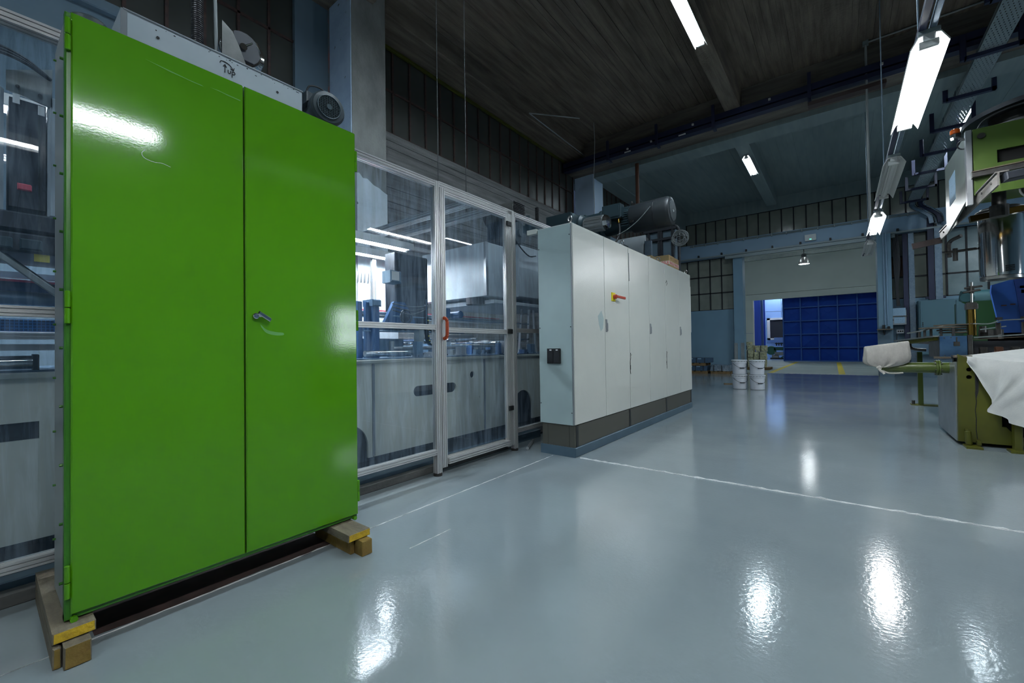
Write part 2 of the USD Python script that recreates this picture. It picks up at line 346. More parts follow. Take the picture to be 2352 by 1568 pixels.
def boards_down(t, x0, x1, y0, y1, z, w, amp, seed, m, label, top=.25):
    """Board-marked slab: strips along y whose undersides stand at slightly different heights."""
    r = np.random.default_rng(seed); x = x0
    part(t, 'slab', box(x0, x1, y0, y1, z + .012, z + top), m, label=label)
    while x < x1 - .01:
        ww = min(w * (.8 + .4 * r.random()), x1 - x); part(t, 'board_course', box(x + .001, x + ww - .001, y0, y1, z - amp * r.random(), z + .014), m); x += ww
ce = thing('ceiling', 'board-marked concrete ceiling, raw brown over the near bay and painted dark teal beyond', **S)
boards_down(ce, -5.3, XR, YN, 9.3, ZC1, .085, .012, 11, 'concrete_dark', 'raw brown board-marked concrete')
boards_down(ce, -5.3, XR, 9.3, YF + .3, ZC2, .17, .006, 12, 'ceiling_teal', 'board-marked concrete painted dark teal')
def struct(name, mesh, m, label, **k): return solo(name, mesh, m, label=label, kind='structure', **k)
def face_boards(t, x0, x1, y0, y1, z0, z1, w, amp, seed, m):
    """Board-formed face towards +x made of horizontal courses."""
    r = np.random.default_rng(seed); z = z0
    part(t, 'concrete_core', box(x0, x1 - amp * 1.3, y0, y1, z0, z1), m)
    while z < z1 - .01:
        ww = min(w * (.8 + .4 * r.random()), z1 - z); part(t, 'board_course', box(x1 - amp * 2.5, x1 - amp * r.random(), y0, y1, z + .002, z + ww - .002), m); z += ww
Z0, Z1 = 4.105, 5.33
P1, P2 = (2.76, 3.25), (9.03, 9.54)
wl = thing('wall_left', 'left hall wall, blue-grey paint, then raw board-formed concrete under the window bands', **S)
part(wl, 'plaster', cat(box(XW - .35, XW - .05, YN, 2.34, 0, Z0), box(XW - .35, XW - .05, YN, 2.34, Z1, ZC1), box(XW - .35, XW - .02, 2.34, P1[0], 0, ZC1)), 'plaster_bluegrey', label='blue-grey painted plaster')
part(wl, 'sill_board', box(XW - .35, XW + .02, YN, 2.34, Z0 - .10, Z0, .01), 'plaster_bluegrey')
face_boards(wl, XW - .3, XW + .03, P1[1], P2[0], 0, Z0, .105, .014, 13, 'concrete_board')
part(wl, 'plaster', cat(box(XW - .3, XW, P2[1], YF, 0, Z0), box(XW - .3, XW, P2[1], YF, Z1, ZC2)), 'plaster_bluegrey')
# pillars
pl = thing('concrete_pillar', 'raw concrete pillar behind the green cabinet with rough blue-white side and red stripe', loc=(XB, P1[0], 0), **S)
part(pl, 'shaft', box(-5.45, XB, P1[0], P1[1], 0, ZC1, .012), 'concrete_grey')
part(pl, 'painted_side', box(-5.02, XB + .004, P1[0] - .012, P1[0], 0, ZC1), 'plaster_pillar_blue', label='rough blue-white painted side')
part(pl, 'red_stripe', prism([(-5.085, 0), (-5.02, 0), (-5.00, 3.9), (-4.96, 4.1), (-4.99, 4.3), (-4.97, 4.6), (-5.01, 4.7), (-5.02, ZC1), (-5.085, ZC1)], 'y', P1[0] - .010, P1[0] - .004), 'paint_red')
part(pl, 'whitewash', prism([(P1[0] + .06, 0), (P1[1] - .002, 0), (P1[1] - .002, 2.98), (P1[1] - .06, 3.0), (P1[1] - .12, 3.03), (P1[1] - .2, 3.045), (P1[0] + .2, 3.10), (P1[0] + .14, 3.09), (P1[0] + .09, 3.14), (P1[0] + .06, 3.13)], 'x', XB, XB + .006), 'plaster_white', label='white painted lower face')
p2 = thing('concrete_pillar', 'pale blue painted pillar behind the big grey motor', loc=(XB, P2[0], 0), **S)
part(p2, 'shaft', box(-5.05, XB, P2[0], P2[1], 0, 5.1, .012), 'pillar_pale')
part(p2, 'down_pipe', cyl((-5.10, P2[0] - .08, 0), (-5.10, P2[0] - .08, 5.0), .055), 'tray_grey')
# beams
struct('concrete_beam', box(XW, XB, P1[1], 8.62, Z1, ZC1, .015), 'concrete_dark', 'raw concrete edge beam over the left window band of the near bay')
struct('concrete_beam', box(XW - .35, XB + .1, YN, P1[0] + .3, Z1, ZC1, .015), 'concrete_dark', 'raw concrete edge beam above the green cabinet bay')
struct('trim_1', box(XW + .02, XW + .06, P1[1], 8.9, Z1 - .045, Z1 - .002, .004), 'machine_olive', 'thin yellowish lath along the top of the left window band')
struct('concrete_beam', box(-5.3, XR, 8.60, 9.05, 5.10, ZC1 + .05, .02), 'concrete_dark_cross', 'deep raw concrete cross beam between the two ceiling bays')
struct('concrete_beam', box(-5.3, XR, 9.05, 9.52, 5.00, ZC2 + .05, .015), 'ceiling_teal', 'teal painted downstand of the cross beam on the far side')
struct('concrete_beam', box(-1.58, -1.34, YN, 8.62, 5.24, ZC1 + .03, .015), 'concrete_dark', 'raw concrete ceiling rib carrying the near tube lamp')
struct('concrete_beam', box(-1.86, -1.58, 9.5, 16.3, 5.60, ZC2 + .03, .015), 'ceiling_teal', 'teal painted ceiling rib carrying the far tube lamp')
struct('concrete_beam', box(XW, -4.6, 9.5, YF, Z1, ZC2, .015), 'ceiling_teal', 'teal painted edge beam over the left windows of the far bay')
struct('concrete_beam', box(1.90, 2.14, 9.5, 16.3, 5.60, ZC2 + .03, .015), 'ceiling_teal', 'teal painted ceiling rib over the press side')
# the unseen sides of the hall
struct('wall_right', cat(box(XR, XR + .3, YN, 6.1, 0, ZC2), box(XR, XR + .3, 7.2, YF, 0, ZC2), box(XR, XR + .3, 6.1, 7.2, 2.2, ZC2), box(XR, XR + .3, 6.1, 7.2, 0, 1.05)), 'paint_steelblue', 'plain blue wall on the right of the hall')
struct('wall_front', box(-5.4, XR + .3, YN - .3, YN, 0, ZC2), 'wall_offwhite', 'plain wall behind the camera')

# far wall
wb = thing('wall_back', 'far hall wall of light blue paint with a wide opening into the next hall', **S)
CL, CR = (-2.97, -2.67), (.89, 1.20)
part(wb, 'plaster', box(-5.4, CL[0], YF, YF + .3, 0, 2.27), 'paint_steelblue')
part(wb, 'plaster', box(CR[1], XR, YF, YF + .3, 0, 2.27), 'paint_steelblue')
part(wb, 'lintel', box(-5.4, XR, YF - .02, YF + .3, 5.57, ZC2 + .2, .02), 'ceiling_teal', label='teal lintel above the upper windows')
part(wb, 'plinth', box(CR[1] + .01, 6.9, YF - .02, YF - .005, 0, .20, .004), 'plaster_bluegrey')
hdr = thing('header_beam', 'light blue header beam with sliding door track over the far opening', loc=(0, YF, 4.17), **S)
part(hdr, 'beam', box(-5.4, XR, YF - .2, YF + .3, 4.17, 4.74, .02), 'paint_beamblue')
part(hdr, 'door_track', bar((-3.2, YF - .27, 4.10), (1.3, YF - .27, 4.10), .09, .10), 'tray_grey', label='sliding door track'); part(hdr, 'edge_rail', bar((-5.2, YF - .24, 4.2), (6.5, YF - .24, 4.2), .06, .05), 'tray_grey')
for x in np.arange(-4.9, 6, .78): part(hdr, 'track_clip', box(x, x + .05, YF - .30, YF - .2, 4.23, 4.30), 'black_plastic')
ca = thing('blue_column', 'light blue column with two steel corner guards, left of the far opening', loc=(CL[0], YF, 0), **S)
part(ca, 'shaft', box(CL[0], CL[1], YF - .2, YF + .25, 0, 4.17, .01), 'paint_steelblue')
part(ca, 'corner_guard', box(CL[0] - .01, CL[0] + .10, YF - .215, YF - .195, .02, 1.05, .02), 'steel_plate'); part(ca, 'corner_guard', box(CL[1] - .10, CL[1] + .01, YF - .215, YF - .195, .02, 1.05, .02), 'steel_plate')
cb_ = thing('blue_column', 'light blue column with two conduits, right of the far opening', loc=(CR[0], YF, 0), **S)
part(cb_, 'shaft', box(CR[0], CR[1], YF - .45, YF + .25, 0, 4.17, .01), 'paint_steelblue'); part(cb_, 'plinth', box(CR[0] - .01, CR[1] + .01, YF - .47, YF, 0, .20, .01), 'plaster_bluegrey')
for dx in (.14, .20): part(cb_, 'conduit', cyl((CR[0] + dx, YF - .47, 1.50), (CR[0] + dx, YF - .47, 4.2), .014, 8), 'paint_beamblue')

# windows: every pane is a part, the steel lattice one frame
def window(n, label, axis, at, us, vs, mats, frame='window_frame_dark', bw=.03, depth=.05, skip=(), odd=None):
    """axis 'x' or 'y': the plane's normal; at: where it stands; us: bar positions along, vs: bar heights."""
    w = thing(f'window_{n}', label, **S)
    def bx(u0, u1, d0, d1, v0, v1): return box(d0, d1, u0, u1, v0, v1) if axis == 'x' else box(u0, u1, d0, d1, v0, v1)
    ms = [bx(u - bw / 2, u + bw / 2, at - depth / 2, at + depth / 2, vs[0], vs[-1]) for u in us] + [bx(us[0], us[-1], at - depth / 2, at + depth / 2, v - bw / 2, v + bw / 2) for v in vs]
    part(w, 'frame', cat(ms), frame)
    for i in range(len(us) - 1):
        for j in range(len(vs) - 1):
            if (i, j) in skip: continue
            o = rng.uniform(-.003, .003)
            m = (odd or {}).get((i, j), mats)
            part(w, 'pane', bx(us[i] + bw / 2 - .004, us[i + 1] - bw / 2 + .004, at - .003 + o, at + .003 + o, vs[j] + bw / 2 - .004, vs[j + 1] - bw / 2 + .004), m)
    return w
window(1, 'dark window band above the green cabinet with rusty glazing bars', 'x', XW - .08, [.205 + .3105 * k - .3105 * 3 for k in range(11)], [Z0, 4.71, Z1], 'pane_night', 'window_frame_rust', .028)
window(2, 'long dark window band over the glass enclosure with rusty glazing bars', 'x', XW - .01, [3.25] + [3.408 + .306 * k for k in range(19)], [Z0, 4.715, Z1], 'pane_night', 'window_frame_rust', .026)
window(3, 'dark window band on the left wall behind the big grey motor', 'x', XW - .01, [9.60 + .306 * k for k in range(24)], [Z0, 4.715, Z1], 'pane_night', 'window_frame_rust', .026)
window(4, 'long single row of upright panes above the header beam of the far wall', 'y', YF + .05, [-5.28, -4.935, -4.59] + [-4.244 + .3425 * k for k in range(29)], [4.74, 5.57], 'pane_dusty', bw=.035)
window(5, 'dusty steel window beside the white cabinets, left of the far opening', 'y', YF + .05, [-5.38, -4.98, -4.58, -4.18, -3.78, -3.39, -2.98], [2.27, 2.90, 3.52, 4.17], 'pane_dusty', bw=.04)
window(6, 'dusty steel window behind the tall ducts, right of the far opening', 'y', YF + .05, [1.2, 1.62, 2.0, 2.385, 2.78, 3.175, 3.57, 3.97, 4.36, 4.76, 5.16, 5.56], [2.28, 2.91, 3.52, 4.17], 'pane_far', bw=.04,
       odd={(0, 1): 'board_brown', (0, 0): 'pane_dusty', (0, 2): 'pane_dusty', (1, 0): 'pane_dusty', (1, 1): 'pane_dusty', (1, 2): 'pane_dusty', (2, 0): 'pane_dusty', (2, 1): 'pane_dusty', (2, 2): 'pane_dusty'})
ow = thing('window_7', 'unseen lit window in the right wall, placed to reflect in the green door', **S)  # out of view, placed to reflect in the green cabinet door
part(ow, 'frame', cat([box(XR - .02, XR + .08, y - .03, y + .03, 1.05, 2.2) for y in (6.13, 6.65, 7.17)] + [box(XR - .02, XR + .08, 6.1, 7.2, z - .03, z + .03) for z in (1.08, 1.63, 2.17)]), 'window_frame_dark')
for y in (6.16, 6.68):
    for z in (1.11, 1.66): part(ow, 'pane', box(XR + .02, XR + .03, y, y + .46, z, z + .48), 'unseen_window_glow')

# the next hall
YB = 27.8
wf = thing('wall_far', 'grey-white panelled wall of the next hall with a wide doorway in it', **S)
part(wf, 'panel', box(-9, -4.0, YB, YB + .25, 0, 1.62), 'wall_offwhite'); part(wf, 'panel', box(-9, -4.0, YB, YB + .25, 1.635, 3.53), 'wall_offwhite')
part(wf, 'panel', box(1.75, 10, YB, YB + .25, 0, 3.53), 'wall_offwhite'); part(wf, 'panel', box(-9, 10, YB, YB + .25, 3.53, 3.86), 'wall_offwhite')
part(wf, 'panel', box(-9, 10, YB, YB + .25, 3.875, 7.0), 'wall_offwhite')
part(wf, 'ceiling_panel', box(-9, 10, YF + .3, YB + .3, 7.0, 7.2), 'ceiling_teal')
part(wf, 'side_panel', box(-9.2, -9, YF + .3, 36, 0, 7.0), 'wall_offwhite'); part(wf, 'side_panel', box(10, 10.2, YF + .3, 36, 0, 7.0), 'wall_offwhite')
part(wf, 'side_panel', box(-9, 10, 36, 36.2, 0, 7.0), 'wall_offwhite')
part(wf, 'edge_beam', box(-9, 10, YF + .35, YF + .7, 4.35, 4.9, .02), 'plaster_bluegrey')
part(wf, 'edge_beam', bar((-6, 22.5, 4.98), (4, 22.5, 4.98), .12, .16), 'ceiling_teal')
wr = thing('wall_rear', 'bright light-blue panelled wall seen through the gap beside the blue door', **S)
for x in np.arange(-9, 0, 1.02):
    for z0, z1 in ((0, 1.05), (1.065, 2.0), (2.015, 3.03), (3.045, 4.2)):
        part(wr, 'panel', box(x, x + 1.005, 31.0, 31.1, z0, z1), 'lightblue_panel')
w8 = thing('window_8', 'white framed window in the bright rear wall beside the blue door', **S)
part(w8, 'frame', cat(box(-3.66, -1.9, 30.90, 30.99, 1.25, 1.36), box(-3.66, -1.9, 30.90, 30.99, 2.50, 2.62), box(-3.66, -3.50, 30.90, 30.99, 1.25, 2.62)), 'white_plastic')
part(w8, 'pane', box(-3.52, -1.9, 30.96, 30.98, 1.34, 2.52), 'machine_dark')
struct('trim_2', box(-4.0, -3.95, YB - .01, YB + .26, 0, 3.53), 'white_plastic', 'bright white edge of the next hall doorway')
dl = thing('door_1', 'dark blue sliding door leaf standing in the left of the far doorway', **S)
part(dl, 'leaf', box(-4.6, -3.72, 28.6, 28.72, .05, 3.6, .01), 'blue_wall')
part(dl, 'post', box(-3.78, -3.62, 28.9, 29.1, 0, 3.7, .01), 'machine_blue_pale'); part(dl, 'post', box(-3.66, -3.58, 29.4, 29.5, 0, 3.7, .01), 'blue_wall')
d2 = thing('door_2', 'huge dark blue sliding door of framed steel panels', loc=(0, 28.2, 0), **S)
xs = [-2.54 + .812 * k for k in range(7)]; zs = [.04, .765, 1.51, 2.245, 3.0, 3.72]
for i in range(6):
    for j in range(5):
        x0, x1, z0, z1 = xs[i] + .03, xs[i + 1] - .03, zs[j] + .03, zs[j + 1] - .03; cx, cz = (x0 + x1) / 2, (z0 + z1) / 2
        m = tm([(x0, 28.24, z0), (x1, 28.24, z0), (x1, 28.24, z1), (x0, 28.24, z1), (cx, 28.215 if i < 3 else 28.236, cz)], [[0, 1, 4], [1, 2, 4], [2, 3, 4], [3, 0, 4]])
        part(d2, 'panel', cat(m, box(x0 - .02, x1 + .02, 28.24, 28.25, z0 - .02, z1 + .02)), 'blue_door')
for x in xs: part(d2, 'upright', box(x - .03, x + .03, 28.13, 28.25, .02, 3.75, .008), 'blue_door_frame')
for z in zs: part(d2, 'rail', box(xs[0], xs[-1], 28.14, 28.25, z - .028, z + .028, .008), 'blue_door_frame')

# ================================================================== LAMPS AND WHAT HANGS FROM THE CEILING
LX, LZ = .46, 2.80
def tube_lamp(x, y0, y1, z, label, glow=None, cat_='lamp', group='fluorescent tube lamps', w=.085):
    t = thing('tube_lamp', label, cat_, (x, (y0 + y1) / 2, z), group)
    part(t, 'housing', box(x - .028, x + .028, y0 + .01, y1 - .01, z + .03, z + .075, .006), 'lamp_white')
    for s in (-1, 1):
        sec = [(x + s * .028, z + .06), (x + s * .05, z + .055), (x + s * w, z - .012), (x + s * (w + .004), z - .004), (x + s * .052, z + .062), (x + s * .028, z + .067)]
        part(t, 'reflector', prism(sec, 'y', y0, y1), 'lamp_white')
    for e in (y0 + .03, y1 - .03):
        part(t, 'tube_holder', cat(box(x - .045, x + .045, e - .012, e + .012, z - .004, z + .035, .004)), 'lamp_white')
    if glow:
        for s in (-1, 1): part(t, 'tube', cyl((x + s * .03, y0 + .04, z + .012), (x + s * .03, y1 - .04, z + .012), .015, 10), glow, smooth=30)
    else:
        part(t, 'spine', prism([(x - .016, z + .032), (x - .010, z + .012), (x + .010, z + .012), (x + .016, z + .032)], 'y', y0 + .02, y1 - .02), 'lamp_white')
    for e in (y0 + .02, y1 - .02):
        part(t, 'rail_clip', cat(box(x - .05, x + .05, e - .018, e + .018, z + .072, z + .095, .004)), 'tray_grey')
    return t
for y_, n_ in ((8.6, 'near'), (12.6, 'far')): tube_lamp(4.2, y_, y_ + 1.4, 4.3, f'{n_} unseen lit tube lamp over the press side, placed to light the far wall', 'lamp_glow_cool')  # unseen pair, placed to light the far walls and columns
a = tube_lamp(LX, 3.55, 4.88, LZ, 'big lit tube lamp hanging nearest on the overhead rail', 'lamp_glow')
copy(a, (LX, 8.62, LZ), 'lit tube lamp on the overhead rail in front of the far header beam')
copy(a, (LX, .30, LZ), 'lit tube lamp on the overhead rail above the camera')
copy(a, (LX, -4.2, LZ), 'unseen lit tube lamp on the rail far behind the camera, lighting the near hall')  # out of view, placed to light the near hall from behind
u = tube_lamp(LX, 5.70, 7.03, LZ, 'unlit tube lamp with bare white reflector between the two lit ones on the rail')
copy(u, (LX, 10.75, LZ), 'small unlit tube lamp at the far end of the overhead rail')
copy(u, (LX, 2.2, LZ), 'unlit tube lamp on the rail just above the picture')
tube_lamp(-1.45, 4.72, 6.22, 5.15, 'lit tube lamp under the raw concrete ceiling rib', 'lamp_glow_cool', w=.075)
tube_lamp(-1.72, 11.5, 12.8, 5.51, 'lit tube lamp under the teal ceiling rib of the far bay', 'lamp_glow_cool', w=.085)
tube_lamp(-1.45, -2.2, -.7, 5.15, 'unseen lit tube lamp under the rib behind the camera, placed to light the pillar', 'lamp_glow_cool', w=.075)  # unseen, placed to light the upper pillar and housing
tube_lamp(-1.45, 1.3, 2.8, 5.15, 'unseen lit tube lamp under the near ceiling rib, placed to light the white housing', 'lamp_glow_cool', w=.075)  # out of view overhead, placed to light the white housing
tube_lamp(2.02, 11.9, 13.1, 5.51, 'lit tube lamp under the ceiling rib above the press side', 'lamp_glow_cool', w=.085)
tube_lamp(-3.6, 1.25, 2.86, 2.05, 'lit tube lamp inside the glass enclosure beside the pillar', 'lamp_glow_inner', w=.06)
tube_lamp(-4.22, 2.55, 3.75, 2.08, 'half hidden lit tube lamp behind the hanging housings, placed to light the enclosed machine', 'lamp_glow_inner', w=.06)  # mostly hidden, placed to light the right bay of the machine
tube_lamp(-3.75, -.9, .3, 2.42, 'hidden lit tube lamp in the left of the enclosure, placed to light the machine', 'lamp_glow_inner', w=.06)  # hidden behind the towers, placed to light the left bay
for x_, n_ in ((-4.5, 'left'), (-.5, 'middle'), (3.5, 'right')): tube_lamp(x_, 20.5, 23.5, 6.88, f'{n_} added ceiling tube lamp, hidden by the header beam, fills the next hall', 'added_hall_glow', w=.1)  # added fill lamps, kept out of sight above the opening
tube_lamp(-3.0, 29.3, 30.8, 4.6, 'unseen tube lamp behind the blue door, placed to light the rear room', 'lamp_glow_rear', w=.1)  # unseen, placed to make the rear room bright
tube_lamp(-6.5, 29.3, 30.8, 4.6, 'second unseen tube lamp, placed to light the rear room from the left', 'lamp_glow_rear', w=.1)  # unseen too, lights the rear room from further left
rl = thing('lamp_rail', 'twin overhead rails that carry the row of tube lamps', 'rail', (LX, 3, 2.9))
part(rl, 'rail', box(LX - .048, LX - .012, -5, 12.0, LZ + .096, LZ + .135, .004), 'tray_navy', label='dark blue rail')
part(rl, 'rail', box(LX + .004, LX + .034, -5, 12.0, LZ + .096, LZ + .135, .004), 'galvanised', label='bright galvanised rail')
for i, (y, lab) in enumerate(((3.80, 'thin suspension wire at the near end of the biggest lit lamp'), (6.6, 'thin suspension wire left of the biggest lit lamp'), (10.2, 'thin suspension wire at the far end of the lamp rail'))):
    solo('suspension_wire', cyl((LX - .02, y, LZ + .13), (LX - .02, y, 5.1 if 8.6 < y < 9.6 else (ZC1 if y < 8.6 else ZC2)), .006, 6), 'galvanised', lab, 'wire', 'suspension wires of the lamp rail')
cp = thing('ceiling_conduit', 'pale conduit that crosses the ceiling and drops beside the lamp rail', 'conduit', (.39, 8.45, 2.7))
part(cp, 'drop', cyl((.39, 8.45, 2.72), (.39, 8.45, 5.60), .016, 8), 'cable_grey')
part(cp, 'run', cyl((.39, 8.45, 5.62), (1.9, 8.45, 5.62), .014, 8), 'cable_grey')
part(cp, 'junction_box', box(.355, .425, 8.42, 8.48, 5.58, ZC1), 'tray_grey')

hb = thing('high_bay_lamp', 'round high bay lamp hanging in the next hall', 'lamp', (-1.18, 22, 4.4), 'high bay lamps')
o = (-1.18, 22, 4.42)
part(hb, 'shade', lathe([(.205, 0), (.195, .09), (.15, .22), (.09, .29), (.08, .30), (.14, .215), (.185, .085), (.195, 0), (.205, 0)], o, n=28), 'silver_paint', smooth=30)
part(hb, 'bulb_face', cyl((-1.18, 22, 4.425), (-1.18, 22, 4.44), .185, 28), 'lamp_bay')
part(hb, 'ballast', cyl((-1.18, 22, 4.70), (-1.18, 22, 4.86), .09, 16, b=.02), 'motor_grey')
part(hb, 'bracket', box(-1.36, -1.0, 21.9, 22.1, 5.12, 5.20, .01), 'lamp_white'); part(hb, 'hook', cyl((-1.18, 22, 4.85), (-1.18, 22, 5.13), .015, 8), 'steel_dark')
copy(hb, (3.4, 20.5, 4.4), 'unseen round high bay lamp out of view on the right, lighting the next hall')  # unseen, placed to light the next hall from the right
copy(hb, (-6, 20.5, 4.4), 'unseen round high bay lamp out of view on the left, lighting the next hall')  # unseen, placed to light the next hall from the left

# perforated tray on brackets
def perforated_tray(name, label, x0, x1, y0, y1, z):
    t = thing(name, label, 'cable tray', ((x0 + x1) / 2, (y0 + y1) / 2, z)); holes = []; y = y0 + .08; k = 0
    while y < y1 - .06:
        for j in range(6):
            x = x0 + .035 + (x1 - x0 - .07) * j / 5 + (.018 if k % 2 else -.0) - .009
            if x0 + .02 < x < x1 - .02: holes.append(sbox(x - .0045, y - .013, x + .0045, y + .013))
        y += .06; k += 1
    part(t, 'perforated_sheet', prism(sbox(x0, y0, x1, y1).difference(unary_union(holes)), 'z', z, z + .003), 'tray_grey')
    for x in (x0, x1 - .004): part(t, 'side_lip', box(x, x + .004, y0, y1, z, z + .05), 'tray_grey')
    for y in np.arange(y0 + .45, y1, 1.25):
        part(t, 'support_arm', box(x0 - .12, x1 + .16, y, y + .07, z - .05, z - .002, .006), 'tray_navy')
        part(t, 'hanger', box(x0 - .16, x0 - .10, y, y + .05, z - .05, z + .30, .004), 'tray_navy'); part(t, 'hanger', box(x1 + .11, x1 + .16, y, y + .05, z - .05, (ZC1 if y < 8.5 else ZC2) if not 8.4 < y < 9.53 else 5.0), 'tray_navy')
    return t
perforated_tray('cable_tray', 'long perforated cable tray on dark blue brackets above the press', 1.525, 1.785, 4.1, 15.9, 4.88)
# crane rails / navy trays under the cross beam
ct = thing('busbar_track', 'dark navy rails on brackets along the underside of the cross beam', 'rail', (0, 8.45, 5.1))
part(ct, 'rail', box(-5.0, 6.9, 8.40, 8.50, 5.14, 5.24, .008), 'tray_navy'); part(ct, 'rail', box(-5.0, 6.9, 8.40, 8.50, 5.04, 5.11, .008), 'tray_navy')
part(ct, 'rail', box(-5.0, 6.9, 8.52, 8.56, 5.05, 5.20, .008), 'tray_navy')
for x in (-3.9, -2.85, -1.8, -.35, 1.1, 2.5, 4.0): part(ct, 'hanger', cat(box(x, x + .05, 8.36, 8.40, 5.0, 5.42, .004), box(x, x + .05, 8.38, 8.56, 5.0, 5.03, .004)), 'tray_navy')
for x, z in ((-3.45, 5.10), (-2.95, 5.10), (-2.15, 5.17), (-.9, 5.18), (.55, 5.17)): part(ct, 'clip', box(x, x + .035, 8.37, 8.40, z, z + .03), 'lamp_white')
for x in (-3.5, -2.4): part(ct, 'bright_splice', box(x, x + .13, 8.385, 8.40, 5.05, 5.07), 'lamp_white')
solo('conduit_tube', box(-.35, .62, 8.42, 8.56, 4.90, 4.96, .01), 'duct_brown', 'long brown steel duct under the cross beam beside the lamp rail', 'duct')
wp = curve([(-3.95, 7.9, ZC1), (-3.95, 7.92, 5.2), (-4.0, 7.95, 4.4), (-3.97, 7.9, 3.9), (-4.03, 7.95, 3.2)], 6)
solo('hanging_cable', tube(wp, .008, 6), 'cable_grey', 'thin pale cable hanging from the ceiling in front of the pillar', 'cable', smooth=30)
solo('wall_conduit', cat(cyl((-3.9, 7.2, 5.42), (XB + .02, 6.4, 5.40), .012, 6), cyl((XB + .02, 6.4, 5.40), (XB + .02, 8.55, 5.36), .012, 6)), 'cable_grey', 'thin bent conduit along the edge beam above the white cabinets', 'conduit')
for x, y, lab in ((-3.2, 2.9, 'thin dark wire falling along the raw pillar to the enclosure'), (-3.0, 3.1, 'thin dark wire in front of the long window band')):
    solo('hanging_wire', cyl((x, y, 2.4), (x, y, ZC1), .004, 5), 'cable_dark', lab, 'wire', 'thin dark hanging wires')
solo('exit_sign', cat(box(-.85, -.55, YF - .28, YF - .205, 4.30, 4.50, .012)), 'white_plastic', 'small white emergency light box on the header beam', 'emergency light')
solo('status_light', box(-.73, -.68, YF - .285, YF - .281, 4.335, 4.355), 'led_green', 'tiny green status light on the white emergency light box', 'light')
cb = hdr
part(cb, 'cable_bundle', cat([cyl((-4.4, YF - .22 - .01 * k, 4.66 + .018 * k), (1.9, YF - .22 - .01 * k, 4.655 + .02 * k), .010, 6) for k in range(3)]), 'tray_grey')
for x in np.arange(-4.3, 1.8, .42): part(cb, 'cable_clip', box(x, x + .03, YF - .26, YF - .2, 4.63, 4.73, .004), 'tray_grey')
def coil(c, R, n, seed):
    r = np.random.default_rng(seed); pts = []; ph = 0.
    for k in range(n):
        e, ti, rr, o = r.uniform(.7, 1.05), r.normal(0, .5), R * r.uniform(.6, 1.), r.normal(0, R * .16, 3)
        for a in np.arange(10) * PI / 5: pts.append((c[0] + rr * math.cos(a + ph) + o[0], c[1] + rr * .35 * math.sin(ti) * math.cos(a) + o[1] * .5, c[2] + rr * e * math.sin(a + ph) + o[2]))
        ph += r.normal(0, .5)
    return tube(curve(pts, 3), .006, 5)
solo('cable_coil', coil((-2.545, 8.84, 3.19), .165, 13, 5), 'cable_grey', 'tangled coil of pale cable hung on the machine column beside the header beam', 'cable', smooth=30)

# ================================================================== GREEN CABINET ON TIMBERS
GX, G0, G1, GB, GT = -2.02, .180, 1.246, .135, 2.155
gc = thing('green_cabinet', 'tall glossy green steel cabinet with two doors standing on timbers', 'cabinet', (GX - .2, .71, .11))
part(gc, 'body', box(GX - .34, GX - .03, G0 + .004, G1 - .004, GB - .012, GT, .006), 'cabinet_side_grey', label='grey steel body')
part(gc, 'frame', cat(box(GX - .045, GX - .012, G0, G0 + .022, GB - .02, GT, .004), box(GX - .045, GX - .012, G1 - .022, G1, GB - .02, GT, .004), box(GX - .045, GX - .014, G0, G1, GB - .02, GB, .004)), 'green_dark')
MID = .714
for y0, y1, hy, sgn in ((G0 + .014, MID - .003, G0 + .006, -1), (MID + .003, G1 - .002, G1 + .002, 1)):
    d = part(gc, 'door', box(GX - .024, GX, y0, y1, GB, GT - .002, .004), 'green_paint')
    for z in ((.19, 1.10, 2.02) if sgn < 0 else (.20, 1.10, 1.95)):
        part(d, 'hinge', cat(cyl((GX - .004, hy, z), (GX - .004, hy, z + .052), .0075, 10, b=.002), cyl((GX - .004, hy, z + .054), (GX - .004, hy, z + .11), .0075, 10, b=.002)), 'green_paint', smooth=30)
    if sgn > 0:
        part(d, 'handle', cat(cyl((GX, .752, 1.153), (GX + .022, .752, 1.153), .013, 14, b=.003), bar((GX + .028, .756, 1.168), (GX + .030, .806, 1.135), .016, .017, .006), cyl((GX, .766, 1.157), (GX + .030, .766, 1.157), .009, 12, b=.002)), 'chrome', label='chrome turn handle with keyhole', smooth=30)
        part(d, 'scuff', prism(Polygon(curve([(.775, 1.118), (.80, 1.095), (.84, 1.085), (.87, 1.082), (.872, 1.072), (.84, 1.070), (.80, 1.08), (.778, 1.106)], 4)), 'x', GX + .0002, GX + .0006), 'green_scratch', label='pale scratched arc under the handle')
    else:
        part(d, 'scratch', tube(curve([(GX, .385, 1.753), (GX, .375, 1.738), (GX, .383, 1.722), (GX, .41, 1.716), (GX, .435, 1.719), (GX, .46, 1.713)], 5), .0009, 4), 'lamp_white', label='thin pale curved scratch')
        part(d, 'scuff', prism([(.385, 2.094), (.48, 2.086), (.52, 2.082), (.56, 2.081), (.568, 2.078), (.53, 2.0785), (.50, 2.081), (.46, 2.083)], 'x', GX + .0002, GX + .0006), 'green_scratch')
        part(d, 'scuff', prism([(.59, 2.086), (.62, 2.088), (.64, 2.086), (.70, 2.083), (.70, 2.079), (.65, 2.081), (.63, 2.084)], 'x', GX + .0002, GX + .0006), 'green_scratch')
for z in np.arange(.22, 2.1, .2):
    part(gc, 'bolt', cat(cyl((GX - .08, G0 - .006, z), (GX - .08, G0 + .006, z), .005, 8), cyl((GX - .30, G0 - .004, z + .09), (GX - .30, G0 + .006, z + .09), .004, 8)), 'green_dark')
